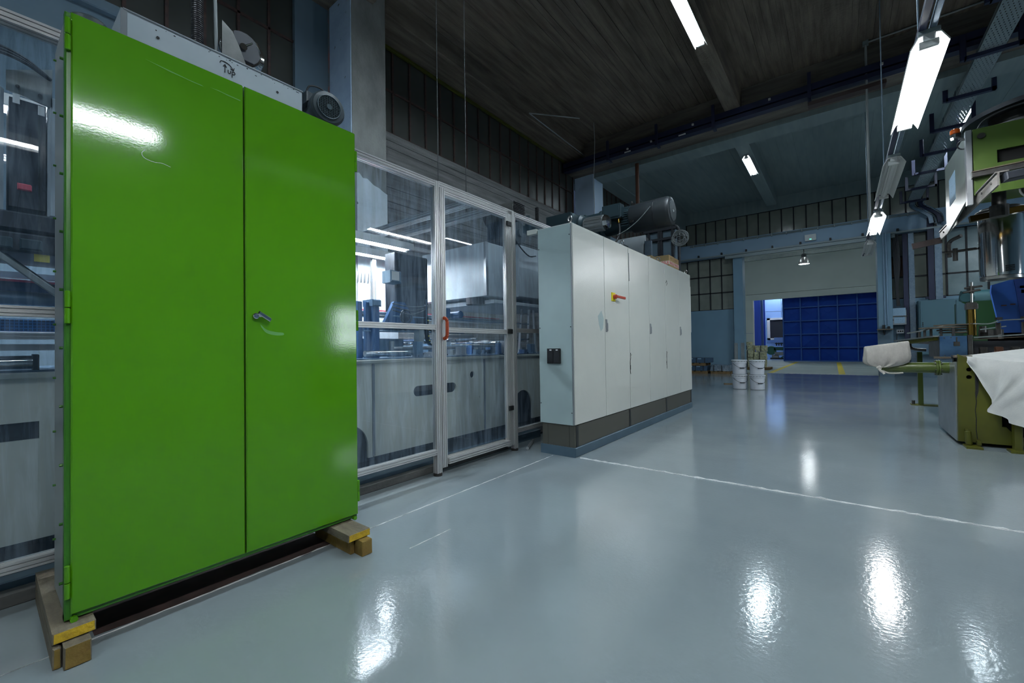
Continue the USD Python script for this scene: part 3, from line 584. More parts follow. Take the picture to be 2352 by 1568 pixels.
for y in (G0 + .012, G1 - .03):
    part(gc, 'foot', cat(box(GX - .05, GX - .02, y - .008, y + .02, .112, GB - .012, .003), cyl((GX - .03, y + .01, .118), (GX + .002, y + .01, .118), .010, 10)), 'green_paint')
part(gc, 'foot', box(GX - .32, GX - .28, G0 + .01, G0 + .04, .112, GB - .012), 'green_dark'); part(gc, 'foot', box(GX - .32, GX - .28, G1 - .04, G1 - .01, .112, GB - .012), 'green_dark')
def timber(x0, x1, y0, y1, z0, z1, label, endm='timber_end', group='timbers under the green cabinet', side='timber'):
    t = thing('timber_block', label, 'timber', ((x0 + x1) / 2, (y0 + y1) / 2, z0), group)
    part(t, 'body', box(x0, x1, y0, y1, z0, z1, .004), side); part(t, 'end_face', prism([(y0 + .003, z0 + .003), (y1 - .003, z0 + .003), (y1 - .004, z1 - .003), (y0 + .004, z1 - .003)], 'x', x1, x1 + .0015), endm, label='cut end, painted')
    return t
timber(-2.60, -1.945, .172, .235, 0, .072, 'dark timber beam on the floor under the left front foot of the green cabinet')
timber(-2.59, -1.975, .150, .170, 0, .066, 'narrow timber strip beside the beam at the bottom left corner')
timber(-2.60, -1.985, .150, .250, .074, .110, 'flat timber plank with yellow end under the left foot of the green cabinet', 'timber_yellow')
timber(-2.25, -1.835, 1.150, 1.205, 0, .072, 'timber beam on the floor under the right foot of the green cabinet', side='timber_end')
timber(-2.25, -1.90, 1.128, 1.148, 0, .068, 'short timber piece alongside the right floor beam', side='timber_end')
timber(-2.20, -1.872, 1.100, 1.218, .074, .110, 'flat board with bright yellow end on the right floor beam', 'timber_yellow')

# ================================================================== WHITE CONTROL CABINETS
CX, CY, CZ0, CZ1 = -1.891, 3.316, .288, 2.125
ys = [CY + .004, 3.957, 4.585, 5.220, 5.850, 6.480, 7.085]
wc = thing('control_cabinet', 'long white control cabinet with six doors on a dark grey plinth', 'cabinet', (CX - .19, 5.2, 0))
part(wc, 'body', box(CX - .385, CX - .022, CY + .012, ys[-1] - .004, CZ0, CZ1 - .004, .004), 'seam_dark', label='dark body seen in the door gaps')
part(wc, 'roof', box(CX - .385, CX - .003, CY + .002, ys[-1], CZ1 - .012, CZ1, .004), 'cabinet_white')
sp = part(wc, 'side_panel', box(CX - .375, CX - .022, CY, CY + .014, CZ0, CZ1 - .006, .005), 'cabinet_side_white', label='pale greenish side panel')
part(wc, 'corner_edge', box(CX - .020, CX - .010, CY - .001, CY + .014, CZ0, CZ1 - .004, .003), 'alu_dull')
for x, z in ((-.365, 1.93), (-.365, 1.18), (-.365, .47), (-.03, 2.02), (-.03, 1.18), (-.03, .40)):
    part(sp, 'screw', cyl((CX + x, CY - .003, z), (CX + x, CY + .002, z), .005, 8), 'seam_dark')
for i in range(6):
    d = part(wc, 'door', box(CX - .02, CX, ys[i] + .004, ys[i + 1] - .004, CZ0 + .004, CZ1 - .006, .0015), 'cabinet_white')
    if i % 2:
        y = ys[i] + .028; h = part(d, 'lock_handle', cat(box(CX, CX + .012, y - .013, y + .013, 1.145, 1.275, .004), box(CX + .010, CX + .020, y - .009, y + .009, 1.155, 1.235, .004)), 'alu_dull', label='recessed swing lock handle')
    if i == 1:
        part(d, 'switch_plate', box(CX, CX + .012, 4.118, 4.198, 1.475, 1.565, .003), 'yellow_plastic', label='yellow main switch plate')
        part(d, 'switch_knob', cat(cyl((CX + .010, 4.158, 1.52), (CX + .045, 4.158, 1.52), .024, 16, b=.004), bar((CX + .045, 4.150, 1.522), (CX + .075, 4.305, 1.512), .018, .026, .007)), 'red_plastic', label='red rotary main switch handle', smooth=30)
    if i == 2:
        part(d, 'hanging_strip', tube(curve([(CX + .002, ys[2] + .01, 2.06), (CX + .004, ys[2] + .004, 1.9), (CX + .003, ys[2] + .012, 1.74)], 4), .004, 5), 'cable_grey')
    if i in (2, 4):
        pts = [(CX + .001, ys[i] + rng.uniform(.0, .02), .92 - .03 * k) for k in range(9)]
        part(d, 'scuff', cat(tube(np.array(pts), .0035, 4), tube(np.array([pts[1], (CX + .001, ys[i] + .05, .90)]), .002, 4), box(CX, CX + .002, ys[i] + .004, ys[i] + .02, .73, .78)), 'seam_dark', label='dark torn scuff at the door edge')
    if i == 4:
        part(d, 'pen_mark', cat(tube(np.array([(CX + .001, 5.88, 1.86), (CX + .001, 5.91, 1.90), (CX + .001, 5.94, 1.86), (CX + .001, 5.90, 1.83)]), .003, 4)), 'ink_black')
    if i == 0:
        part(d, 'smudge', prism(Polygon([(3.80, 1.30), (3.88, 1.36), (3.93, 1.28), (3.91, 1.18), (3.86, 1.15), (3.82, 1.22)]), 'x', CX + .0002, CX + .0006), 'cabinet_side_white')
pn = part(wc, 'plinth', box(CX - .36, CX - .012, CY + .012, ys[-1] - .01, .086, CZ0 - .004, .004), 'plinth_grey', label='dark grey plinth')
for y in (CY + .03, 4.56, 5.83, 7.03): part(pn, 'plinth_joint', box(CX - .013, CX - .009, y, y + .045, .09, CZ0 - .008), 'black_plastic')
for x in (-.30, -.07): part(pn, 'plinth_seam', box(CX + x, CX + x + .003, CY + .010, CY + .013, .09, CZ0 - .008), 'seam_dark')
part(wc, 'base_strip', box(CX - .375, CX, CY, ys[-1], 0, .086, .006), 'plinth_blue', label='scuffed blue base strip')
part(wc, 'side_box', box(CX - .30, CX - .012, ys[-1], ys[-1] + .07, 1.20, 1.95, .008), 'cabinet_white')
bg = part(wc, 'outlet_block', box(CX - .275, CX - .135, CY - .022, CY, .845, .985, .006), 'black_plastic', label='black double outlet block')
for x in (-.268, -.200): part(bg, 'flap', box(CX + x, CX + x + .060, CY - .027, CY - .020, .853, .965, .004), 'black_rubber'); part(bg, 'tag', box(CX + x + .024, CX + x + .046, CY - .029, CY - .024, .965, .976), 'white_plastic')
for y in (CY + .025, 4.50, 5.70, 6.98):
    part(wc, 'lifting_eye', cat(torus((CX - .035, y, CZ1 + .042), .024, .007, (.3, 1, 0)), cyl((CX - .035, y, CZ1), (CX - .035, y, CZ1 + .02), .011, 10)), 'steel', smooth=30)
part(wc, 'corner_flag', box(CX - .50, CX - .385, CY - .005, CY + .05, 2.09, 2.135, .004), 'cabinet_white')

# cardboard boxes on the cabinet
def carton(x0, x1, y0, y1, z0, z1, label, group='fragile cardboard boxes'):
    t = thing('cardboard_box', label, 'box', ((x0 + x1) / 2, (y0 + y1) / 2, z0), group)
    part(t, 'carton', box(x0, x1, y0, y1, z0, z1, .003), 'cardboard'); part(t, 'end_panel', box(x0 + .004, x1 - .004, y0 - .001, y0, z0 + .004, z1 - .004), 'cardboard_dark')
    zt = z0 + (z1 - z0) * .42
    tp = part(t, 'tape', cat(box(x1, x1 + .001, y0, y1, zt, zt + .055), box(x0, x1, y0 - .002, y0, zt, zt + .055)), 'tape_white', label='printed fragile tape')
    tx = meshkit.text_mesh('FRAGILE', .040, .0006, True); w = tx.bounds[1][0]
    v = tx.vertices.copy(); part(tp, 'print', tm(np.stack([np.full(len(v), x0 + .0) + (v[:, 0]) * (x1 - x0 - .01) / w + .005, y0 - .0022 - v[:, 2], zt + .007 + v[:, 1]], 1), tx.faces), 'ink_red', label='red FRAGILE lettering')
    part(tp, 'print', tm(np.stack([x1 + .001 + v[:, 2], y0 + .006 + v[:, 0] * (y1 - y0 - .012) / w, zt + .007 + v[:, 1]], 1), tx.faces), 'ink_red', label='red FRAGILE lettering')
    part(t, 'address_print', cat([box(x1, x1 + .0008, y0 + .05, y0 + .05 + .10 - .02 * k, z1 - .035 - .018 * k, z1 - .027 - .018 * k) for k in range(2)]), 'cardboard_dark', kind='stuff')
    return t
carton(-2.235, -2.02, 6.46, 6.70, CZ1, 2.37, 'front cardboard box with red FRAGILE tape on the white cabinets')
carton(-2.235, -2.022, 6.705, 6.95, CZ1, 2.365, 'rear cardboard box with red FRAGILE tape on the white cabinets')
ot = thing('open_carton', 'low dark open carton with a white label beside the fragile boxes', 'box', (-2.15, 6.2, CZ1))
part(ot, 'carton', box(-2.25, -2.12, 5.98, 6.30, CZ1, 2.30, .003), 'cardboard_dark'); part(ot, 'label', box(-2.24, -2.135, 5.977, 5.98, 2.235, 2.285), 'white_plastic')

# ================================================================== GLASS ENCLOSURE OF THE LONG MACHINE
EX = -2.52
en = thing('safety_enclosure', 'aluminium framed glass enclosure around the long machine, with a red handled door', 'enclosure', (EX, 1, 0))
XB2, EY0, EY1 = -4.35, -1.6, 4.6
for y0, y1 in ((EY0, 2.222), (3.25, EY1)):
    part(en, 'top_rail', alu((EX, y0, 2.302), (EX, y1, 2.302), .045, .06), 'alu'); part(en, 'middle_rail', alu((EX, y0, 1.168), (EX, y1, 1.168), .04, .045), 'alu')
    part(en, 'bottom_rail', alu((EX, y0, .188), (EX, y1, .188), .04, .045), 'alu')
part(en, 'top_rail', alu((EX, 2.27, 2.315), (EX, 3.25, 2.315), .045, .035), 'alu')
for y in (-.75, 2.247, 3.237, 4.5): part(en, 'post', alu((EX, y, .02), (EX, y, 2.33), .05, .05, (0, 1, 0)), 'alu')
part(en, 'post', alu((EX, 3.186, .06), (EX, 3.186, 2.33), .035, .05, (0, 1, 0)), 'alu')
for y0, y1 in ((-.72, 2.222), (3.263, 4.47), (EY0, -.78)):
    for z0, z1 in ((.21, 1.145), (1.19, 2.272)): part(en, 'glass_panel', box(EX - .004, EX + .002, y0, y1, z0, z1), 'enclosure_glass')
for y in (2.247, 3.237): part(en, 'foot', cat(cyl((EX, y, 0), (EX, y, .022), .035, 12), cyl((EX, y, .01), (EX, y, .05), .012, 8)), 'steel_dark')
dr = part(en, 'door', cat(alu((EX, 2.305, .055), (EX, 2.305, 2.29), .05, .05, (0, 1, 0)), alu((EX, 3.138, .055), (EX, 3.138, 2.29), .035, .045, (0, 1, 0)), alu((EX, 2.33, 2.265), (EX, 3.12, 2.265), .045, .05), alu((EX, 2.33, 1.15), (EX, 3.12, 1.15), .04, .045), alu((EX, 2.33, .10), (EX, 3.12, .10), .045, .09)), 'alu', label='door of aluminium profiles')
for z0, z1 in ((.145, 1.128), (1.172, 2.24)): part(dr, 'glass_panel', box(EX - .004, EX + .002, 2.33, 3.12, z0, z1), 'enclosure_glass')
hp = [(EX + .03, 2.30, 1.245), (EX + .062, 2.30, 1.232), (EX + .07, 2.30, 1.215), (EX + .07, 2.30, 1.105), (EX + .062, 2.30, 1.088), (EX + .03, 2.30, 1.075)]
part(dr, 'handle', cat([bar(hp[k], hp[k + 1], .024, .016, .004, up=(0, 1, 0)) for k in range(5)]), 'red_handle', label='red plastic pull handle')
for z in (2.19, 1.155, .42): part(dr, 'hinge', box(EX + .022, EX + .036, 3.125, 3.19, z - .022, z + .022, .004), 'black_plastic')
for y in (2.72, 3.0): part(en, 'cross_beam', alu((EX - .03, y, 2.30), (XB2, y, 2.30), .08, .05, (0, 0, 1)), 'alu')
part(en, 'top_rail', alu((XB2, EY0, 2.30), (XB2, EY1, 2.30), .045, .06), 'alu'); part(en, 'middle_rail', alu((XB2, EY0, 1.168), (XB2, EY1, 1.168), .04, .045), 'alu')
for y in (-.75, 1.3, 2.9, 3.9): part(en, 'post', alu((XB2, y, .02), (XB2, y, 2.33), .05, .05, (0, 1, 0)), 'alu')
part(en, 'rear_handle', cat(box(XB2 + .03, XB2 + .07, 3.98, 4.01, 1.50, 1.70, .01)), 'red_bright')
kb = thing('machine_kerb', 'low dark kerb of weathered strips under the glass enclosure', 'kerb', (-2.68, 1, 0))
part(kb, 'front_strip', box(-2.66, -2.605, -1.6, 3.25, 0, .055, .005), 'kerb_grey'); part(kb, 'rear_strip', box(-2.74, -2.664, -1.6, 3.9, 0, .085, .005), 'plinth_blue')
part(kb, 'inner_floor', box(-4.5, -2.745, -1.6, 4.6, 0, .02), 'machine_dark'); part(kb, 'edge_stain', prism([(-2.6, .26), (-2.55, .3), (-2.54, .7), (-2.57, 1.1), (-2.6, 1.12)], 'z', .0003, .0012), 'kerb_grey')
solo('loose_pipe', cat(cyl((-2.42, 3.31, .017), (-2.575, 3.62, .017), .016, 8)), 'alu_dull', 'short loose metal pipe on the floor behind the white cabinets', 'pipe')

# the machine behind the glass
BX = -3.0
mc = thing('packing_machine', 'long cream machine behind glass with stained base, rollers and dark heads', 'machine', (-3.6, 2, .02))
def stadium(y0, y1, z0, z1): r = (z1 - z0) / 2; return Point(y0 + r, z0 + r).buffer(r, 10).union(Point(y1 - r, z0 + r).buffer(r, 10)).union(sbox(y0 + r, z0, y1 - r, z1))
def arch(y0, y1, z0, z1): r = (y1 - y0) / 2; return Point(y0 + r, z1 - r).buffer(r, 12).union(sbox(y0, z0, y1, z1 - r))
seams = [-1.5, -.6, .6, 1.989, 3.338, 5.0, 6.2, 7.3]
holes = [stadium(2.40, 2.926, .572, .666), Point(3.158, .726).buffer(.034, 10), arch(3.845, 4.21, .13, .49), arch(1.55, 1.94, .13, .42), sbox(-.5, .600, .185, .683), arch(6.4, 6.8, .13, .49)]
for i in range(len(seams) - 1):
    pg = sbox(seams[i] + .006, .13, seams[i + 1] - .006, .885)
    for h in holes: pg = pg.difference(h)
    part(mc, 'base_panel', prism(pg, 'x', BX - .02, BX), 'machine_cream')
part(mc, 'base_core', box(-4.1, BX - .03, -1.5, 7.3, .10, .88), 'machine_dark')
part(mc, 'bed_edge', box(-4.1, BX + .012, -1.5, 7.3, .884, .915, .006), 'machine_cream', label='chipped cream bed edge')
for y in (1.989, 3.338): part(mc, 'seam_strip', box(BX, BX + .008, y - .010, y + .012, .14, .88), 'alu_dull')
part(mc, 'bed_plate', box(-4.05, BX - .02, -1.5, 7.3, .915, .925), 'machine_blue_pale')
# left bay, seen at the edge of the picture
part(mc, 'roller', cyl((-3.05, -1.2, .962), (-3.05, .165, .962), .032, 20), 'stainless', smooth=30); part(mc, 'roller', cyl((-3.16, 2.02, .965), (-3.16, 2.58, .965), .026, 20), 'stainless', smooth=30)
part(mc, 'roller_bearing', box(-3.10, -3.0, .165, .185, .925, 1.0, .006), 'machine_dark')
part(mc, 'guide_rail', alu((-3.04, -1.2, 1.085), (-3.04, .6, 1.085), .03, .045), 'alu'); part(mc, 'guide_rail', alu((-3.06, -1.2, 1.033), (-3.06, .6, 1.033), .03, .035), 'alu_dull')
part(mc, 'guide_rail', alu((-2.98, -1.2, 1.205), (-2.98, .6, 1.205), .03, .03), 'alu')
part(mc, 'mesh_guard', cat([bar((-3.02, y, 1.108), (-3.02, y, 1.166), .003, .003) for y in np.arange(-.9, .6, .014)] + [bar((-3.02, -.9, z), (-3.02, .6, z), .003, .003) for z in (1.108, 1.122, 1.136, 1.15, 1.165)]), 'machine_blue_mesh', label='bright blue mesh guard')
part(mc, 'backing_sheet', box(-3.10, -3.09, -.9, .6, 1.11, 1.165), 'machine_blue')
part(mc, 'drum', cyl((-3.14, -1.2, 1.272), (-3.14, .9, 1.272), .034, 20), 'machine_blue_pale', smooth=30)
part(mc, 'blue_beam', box(-3.4, -3.3, -1.2, .9, 1.31, 1.37, .006), 'machine_blue'); part(mc, 'striped_bar', box(-3.5, -3.46, -1.2, 1.2, 1.38, 1.40), 'red_bright'); part(mc, 'striped_bar', box(-3.5, -3.46, -1.2, 1.2, 1.41, 1.44), 'white_plastic')
part(mc, 'brace', bar((-3.0, -.05, 1.56), (-2.98, .26, 1.27), .022, .028, .004), 'steel_plate')
part(mc, 'brace', bar((-3.06, -.05, 1.585), (-3.04, .27, 1.285), .022, .02, .004), 'machine_dark')
part(mc, 'cross_head', box(-3.4, -2.96, -1.2, .9, 1.47, 1.56, .008), 'machine_dark'); part(mc, 'cross_head', box(-3.4, -2.98, -1.2, .9, 1.575, 1.66, .008), 'machine_dark')
for y in (-.1, .03, .12): part(mc, 'sensor_block', box(-2.97, -2.93, y, y + .07, 1.48, 1.53, .006), 'motor_teal')
part(mc, 'type_plate', box(-2.972, -2.968, .165, .215, 1.435, 1.475), 'yellow_paint', label='small yellowish type plate')
part(mc, 'tower_plate', prism([(.08, 2.222), (.21, 2.198), (.225, 2.198), (.225, 2.385), (.08, 2.31)], 'x', -3.01, -3.0), 'steel_plate', label='light grey plate with two bolts')
for y, z in ((.115, 2.25), (.185, 2.238)): part(mc, 'bolt', cyl((-3.0, y, z), (-2.994, y, z), .007, 8), 'steel_dark')
for y, z in ((.10, 2.19), (.178, 2.165)): part(mc, 'white_tab', box(-3.0, -2.996, y, y + .022, z - .022, z + .022), 'white_plastic')
part(mc, 'tower', box(-3.4, -3.02, -1.2, .075, 1.66, 2.24, .01), 'machine_white'); part(mc, 'tower_panel', box(-3.3, -3.02, .09, .205, 1.69, 2.2), 'machine_dark'); part(mc, 'red_block', box(-3.018, -3.0, .115, .16, 1.77, 1.80, .004), 'red_bright')
part(mc, 'tower', box(-3.4, -3.0, .21, 1.1, 1.66, 2.25, .01), 'machine_white')
for k in range(3): part(mc, 'hose_line', tube(curve([(-2.98, -.2, 2.30 + .02 * k), (-2.96, .0, 2.36 + .015 * k), (-2.96, .12, 2.36 + .01 * k), (-3.0, .22, 2.33)], 5), .008, 6), 'cable_dark')
# middle bay
part(mc, 'dark_tower', box(-3.46, -3.30, 2.44, 2.84, 1.22, 1.92, .012), 'machine_dark', label='dark blue processing head')
part(mc, 'head_box', box(-3.28, -3.15, 2.28, 2.40, 1.60, 1.71, .01), 'plaster_bluegrey'); part(mc, 'head_window', box(-3.152, -3.148, 2.29, 2.37, 1.62, 1.70), 'lamp_white')
part(mc, 'slat_shade', cat([bar((-3.5, 1.95 + .036 * k, 1.62), (-3.5, 1.95 + .036 * k, 1.72), .03, .004) for k in range(10)]), 'lamp_white')
for y, z in ((2.02, 1.42), (2.10, 1.42)): part(mc, 'slim_column', box(-3.3, -3.26, y, y + .045, .92, z, .006), 'machine_blue')
part(mc, 'head_block', box(-3.36, -3.2, 2.13, 2.22, 1.38, 1.44, .01), 'machine_blue_pale'); part(mc, 'slim_column', box(-3.36, -3.22, 2.14, 2.21, .92, 1.38, .006), 'machine_blue')
part(mc, 'hand_wheel', cat(torus((-3.18, 2.468, 1.30), .062, .010, (1, 0, 0)), lathe([(0, 0), (.05, 0), (.045, .01), (.018, .014), (0, .02)], (-3.19, 2.468, 1.30), (1, 0, 0))), 'machine_dark', smooth=30)
part(mc, 'feed_slope', prism([(2.25, 1.20), (2.62, 1.20), (2.62, 1.27), (2.5, 1.44), (2.38, 1.44)], 'x', -3.28, -3.24), 'machine_blue')
part(mc, 'rod', cyl((-3.05, 2.60, 1.23), (-3.05, 2.60, 1.46), .008, 10), 'chrome'); part(mc, 'rod', cyl((-3.05, 2.57, 1.405), (-3.05, 2.63, 1.405), .006, 8), 'chrome')
part(mc, 'grey_post', box(-3.2, -3.12, 2.57, 2.63, 1.05, 1.18, .004), 'steel_plate'); part(mc, 'grey_post', box(-3.2, -3.14, 2.58, 2.62, .92, 1.05, .004), 'alu_dull')
ch = curve([(-3.14, 2.675, 1.30), (-3.14, 2.677, 1.16), (-3.14, 2.69, 1.08), (-3.14, 2.735, 1.045), (-3.14, 2.785, 1.08), (-3.14, 2.80, 1.16), (-3.14, 2.803, 1.32)], 5)
part(mc, 'cable_chain', tube(ch, .022, 6), 'black_rubber', label='black cable chain with yellow studs')
for q in ch[1::3]: part(mc, 'chain_stud', cyl((-3.118, q[1], q[2]), (-3.112, q[1], q[2]), .006, 8), 'yellow_plastic')
part(mc, 'back_sheet', box(-3.42, -3.40, 1.95, 2.6, .93, 1.10), 'machine_blue_pale'); part(mc, 'back_sheet', box(-3.9, -3.88, 2.2, 2.9, .93, 1.32), 'plaster_white')
part(mc, 'back_sheet', box(-3.44, -3.43, 1.6, 2.25, 1.12, 1.22), 'plaster_white')
for k in range(3): part(mc, 'hose_line', tube(curve([(-3.16, 2.30, 1.41 - .03 * k), (-3.10, 2.45, 1.385 - .035 * k), (-3.12, 2.62, 1.40 - .02 * k), (-3.2, 2.74, 1.42)], 5), .006, 6), 'cable_dark')
# hanging housings of the right bay
part(mc, 'hanging_housing', box(-4.05, -3.0, 3.395, 3.70, 1.565, 2.15, .008), 'machine_white', label='white hanging housing'); part(mc, 'housing_edge', box(-3.03, -2.996, 3.39, 3.43, 1.565, 2.15, .004), 'alu_dull')
part(mc, 'housing_foot', cyl((-3.25, 3.52, 1.49), (-3.25, 3.52, 1.565), .13, 20), 'machine_dark')
part(mc, 'hanging_housing', box(-4.0, -2.98, 3.95, 4.9, 1.60, 2.22, .008), 'machine_white', label='second hanging housing half hidden by the white cabinets'); part(mc, 'conveyor_shelf', box(-4.0, -2.98, 3.5, 4.9, 1.49, 1.53, .006), 'machine_white'); part(mc, 'housing_foot', cyl((-3.3, 4.30, 1.53), (-3.3, 4.30, 1.58), .20, 24), 'plaster_bluegrey')
part(mc, 'motor_hub', cat(cyl((-3.1, 3.98, 2.36), (-2.98, 3.98, 2.36), .13, 20), cyl((-2.98, 3.98, 2.36), (-2.95, 3.98, 2.36), .05, 14)), 'motor_grey', smooth=30)
part(mc, 'hub_cable', tube(curve([(-2.96, 3.8, 2.35), (-2.94, 3.9, 2.2), (-2.94, 4.1, 2.1), (-2.94, 4.25, 2.12)], 5), .008, 6), 'cable_dark')
part(mc, 'ladder', cat([bar((-3.2, y, .92), (-3.2, y + d, 1.50), .03, .014) for y, d in ((4.22, .08), (4.40, .06), (4.60, -.05))] + [bar((-3.2, 4.25, z), (-3.2, 4.44, z), .012, .012) for z in (1.06, 1.18, 1.30, 1.42)]), 'white_plastic', label='white ladder shaped bracket')
part(mc, 'striped_bar', box(-4.2, -4.16, 2.4, 5.0, 1.42, 1.45), 'red_bright'); part(mc, 'striped_bar', box(-4.2, -4.14, 2.4, 5.0, 1.36, 1.405), 'white_plastic')
r7 = np.random.default_rng(21)
for k in range(46):      # the fittings crowded on the bed
    y, x = r7.uniform(2.05, 4.6), r7.uniform(-3.95, -3.12); z = .925; w, d, h = r7.uniform(.03, .16), r7.uniform(.03, .10), r7.uniform(.03, .20)
    m = ('machine_blue', 'machine_blue_pale', 'steel_plate', 'machine_dark', 'alu_dull', 'machine_white')[r7.integers(6)]
    part(mc, ('clamp_block', 'bracket', 'guide_block')[k % 3], cat(box(x, x + d, y, y + w, z, z + h, .004), box(x - .02, x + d + .02, y + .01, y + w - .01, z, z + .015)), m)
for k in range(12):
    x, z = r7.uniform(-4.0, -3.15), r7.uniform(.97, 1.34); y = r7.uniform(1.6, 2.6)
    part(mc, 'guide_rod', cyl((x, y, z), (x, y + r7.uniform(.8, 2.2), z), r7.uniform(.006, .018), 8), ('stainless', 'machine_blue_pale', 'machine_blue', 'alu_dull')[k % 4], smooth=30)
for k in range(6): part(mc, 'cross_rod', cyl((-4.0, 2.7 + .32 * k, 1.06 + .02 * (k % 3)), (-3.1, 2.7 + .32 * k, 1.06 + .02 * (k % 3)), .012, 8), 'stainless')
for k in range(4): part(mc, 'pale_block', box(-3.12, -3.06, 2.98 + .10 * k, 3.04 + .10 * k, 1.03, 1.045), 'lamp_white')
part(mc, 'pneumatic_valve', cat(box(-3.4, -3.3, 3.05, 3.15, 1.33, 1.43, .008), cyl((-3.35, 3.2, 1.36), (-3.2, 3.2, 1.36), .04, 14)), 'machine_blue')

# ================================================================== ON TOP OF THE ENCLOSED MACHINE
HX = -2.75
wh = thing('machine_housing', 'scratched white machine housing with a handwritten up arrow, above the green cabinet', 'housing', (HX - .2, .87, 2.335))
part(wh, 'box', box(HX - .40, HX - .004, .432, 1.318, 2.335, 2.695, .006), 'machine_white')
part(wh, 'front_sheet', box(HX - .006, HX, .455, 1.312, 2.34, 2.70, .003), 'machine_white'); part(wh, 'top_edge', box(HX - .012, HX + .004, .44, 1.318, 2.693, 2.702, .002), 'alu_dull')
part(wh, 'edge_strip', box(HX - .004, HX + .002, .432, .455, 2.34, 2.697), 'alu_dull')
for y, z in ((.575, 2.627), (1.16, 2.62)): part(wh, 'screw', cyl((HX, y, z), (HX + .003, y, z), .007, 10), 'ink_black')
def stroke(pts, k=4): return tube(np.array([(HX + .001, y, z) for y, z in (curve([(0, *p) for p in pts], k)[:, 1:] if len(pts) > 2 else pts)]), .0022, 5)
uy, uz = .885, 2.600
part(wh, 'arrow_mark', cat(stroke([(uy - .035, uz + .045), (uy - .028, uz + .058), (uy - .005, uz + .060), (uy + .018, uz + .050), (uy + .032, uz + .032)]), stroke([(uy + .018, uz + .036), (uy + .033, uz + .030)]), stroke([(uy + .036, uz + .046), (uy + .033, uz + .030)])), 'ink_black', label='handwritten curved arrow')
part(wh, 'arrow_mark', cat(stroke([(uy - .010, uz), (uy - .010, uz + .045)]), stroke([(uy - .018, uz + .032), (uy - .010, uz + .046)]), stroke([(uy - .002, uz + .032), (uy - .010, uz + .046)])), 'ink_black', label='handwritten up arrow')
part(wh, 'lettering', cat(stroke([(uy + .006, uz + .022), (uy + .006, uz + .008), (uy + .012, uz + .004), (uy + .018, uz + .010), (uy + .018, uz + .022)]), stroke([(uy + .026, uz + .022), (uy + .026, uz - .012)]), stroke([(uy + .026, uz + .020), (uy + .036, uz + .024), (uy + .041, uz + .016), (uy + .036, uz + .008), (uy + .026, uz + .008)])), 'ink_black', label='handwritten letters up')
r5 = np.random.default_rng(4)
part(wh, 'paint_chip', cat([box(HX, HX + .0008, y, y + r5.uniform(.002, .010), z, z + r5.uniform(.002, .005)) for y, z in zip(r5.uniform(.5, 1.3, 26), 2.685 - np.abs(r5.normal(0, .012, 26)))]), 'ink_black', kind='stuff')
fm = thing('fan_motor', 'grey electric motor with round fan grille at the end of the white housing', 'motor', (-2.9, 1.50, 2.39))
FC = np.array([-2.745, 1.495, 2.672]); fd = np.array([1., -.12, 0]) / math.hypot(1, .12)
part(fm, 'body', lathe([(0, -.34), (.085, -.34), (.095, -.32), (.098, -.10), (.112, -.09), (.116, -.02), (.104, 0), (.078, .004), (.078, -.004), (0, -.004)], FC, fd, 32), 'motor_grey', smooth=30)
s_, u_, _ = frame_of(fd); gr = []
for k in np.linspace(-.07, .07, 13):
    hh = math.sqrt(max(.078 ** 2 - k * k, 0)); gr += [bar(FC + s_ * k - u_ * hh + fd * .004, FC + s_ * k + u_ * hh + fd * .004, .003, .003), bar(FC + u_ * k - s_ * hh + fd * .004, FC + u_ * k + s_ * hh + fd * .004, .003, .003)]
part(fm, 'fan_grille', cat(gr + [torus(FC + fd * .004, .078, .005, fd), cyl(FC + fd * .003, FC + fd * .009, .018, 14)]), 'motor_teal', label='round wire fan grille')
part(fm, 'grille_back', cyl(FC - fd * .006, FC - fd * .002, .077, 24), 'hole_black')
part(fm, 'terminal_box', box(-2.98, -2.83, 1.385, 1.445, 2.70, 2.775, .008), 'motor_grey'); part(fm, 'cable', tube(curve([(-2.88, 1.40, 2.775), (-2.86, 1.42, 2.83), (-2.85, 1.50, 2.84), (-2.86, 1.57, 2.79), (-2.9, 1.59, 2.72)], 6), .006, 6), 'cable_dark')
part(fm, 'mount', box(-3.06, -2.80, 1.40, 1.58, 2.335, 2.59, .01), 'motor_grey')
gb = thing('gear_unit', 'shiny metal gear unit with a black disc on the white housing', 'gearbox', (-2.95, 1.0, 2.70))
part(gb, 'bracket_plate', prism([(.885, 2.70), (.995, 2.70), (1.01, 2.75), (.975, 2.84), (.94, 2.91), (.885, 2.95)], 'x', -2.835, -2.825), 'steel', label='worn triangular bracket')
part(gb, 'case', lathe([(0, -.14), (.10, -.14), (.118, -.11), (.122, -.03), (.116, 0), (.098, .012), (.09, .006), (0, .006)], (-2.87, 1.01, 2.85), (1, -.15, 0), 28), 'chrome', smooth=30)
part(gb, 'disc', prism(Point(1.01, 2.865).buffer(.092, 12).intersection(sbox(.955, 2.79, 1.12, 2.99)), 'x', -2.862, -2.850), 'machine_dark', label='black disc')
part(gb, 'hub', cat(cyl((-2.85, 1.005, 2.865), (-2.842, 1.005, 2.865), .020, 14), cyl((-2.848, 1.01, 2.875), (-2.846, 1.055, 2.915), .004, 6)), 'chrome')
part(gb, 'fin', cat([box(-2.9, -2.84, 1.085 + .012 * k, 1.091 + .012 * k, 2.702, 2.76) for k in range(4)]), 'silver_paint')
solo('corrugated_hose', hose((-2.90, .785, 2.697), (-2.90, .785, 4.4), .030, .012), 'black_rubber', 'thick black corrugated hose rising from the white housing', 'hose', smooth=30)
solo('rising_pipe', cyl((-2.92, .885, 2.80), (-2.92, .855, 4.4), .010, 8), 'cable_grey', 'thin pale pipe rising beside the black corrugated hose', 'pipe')
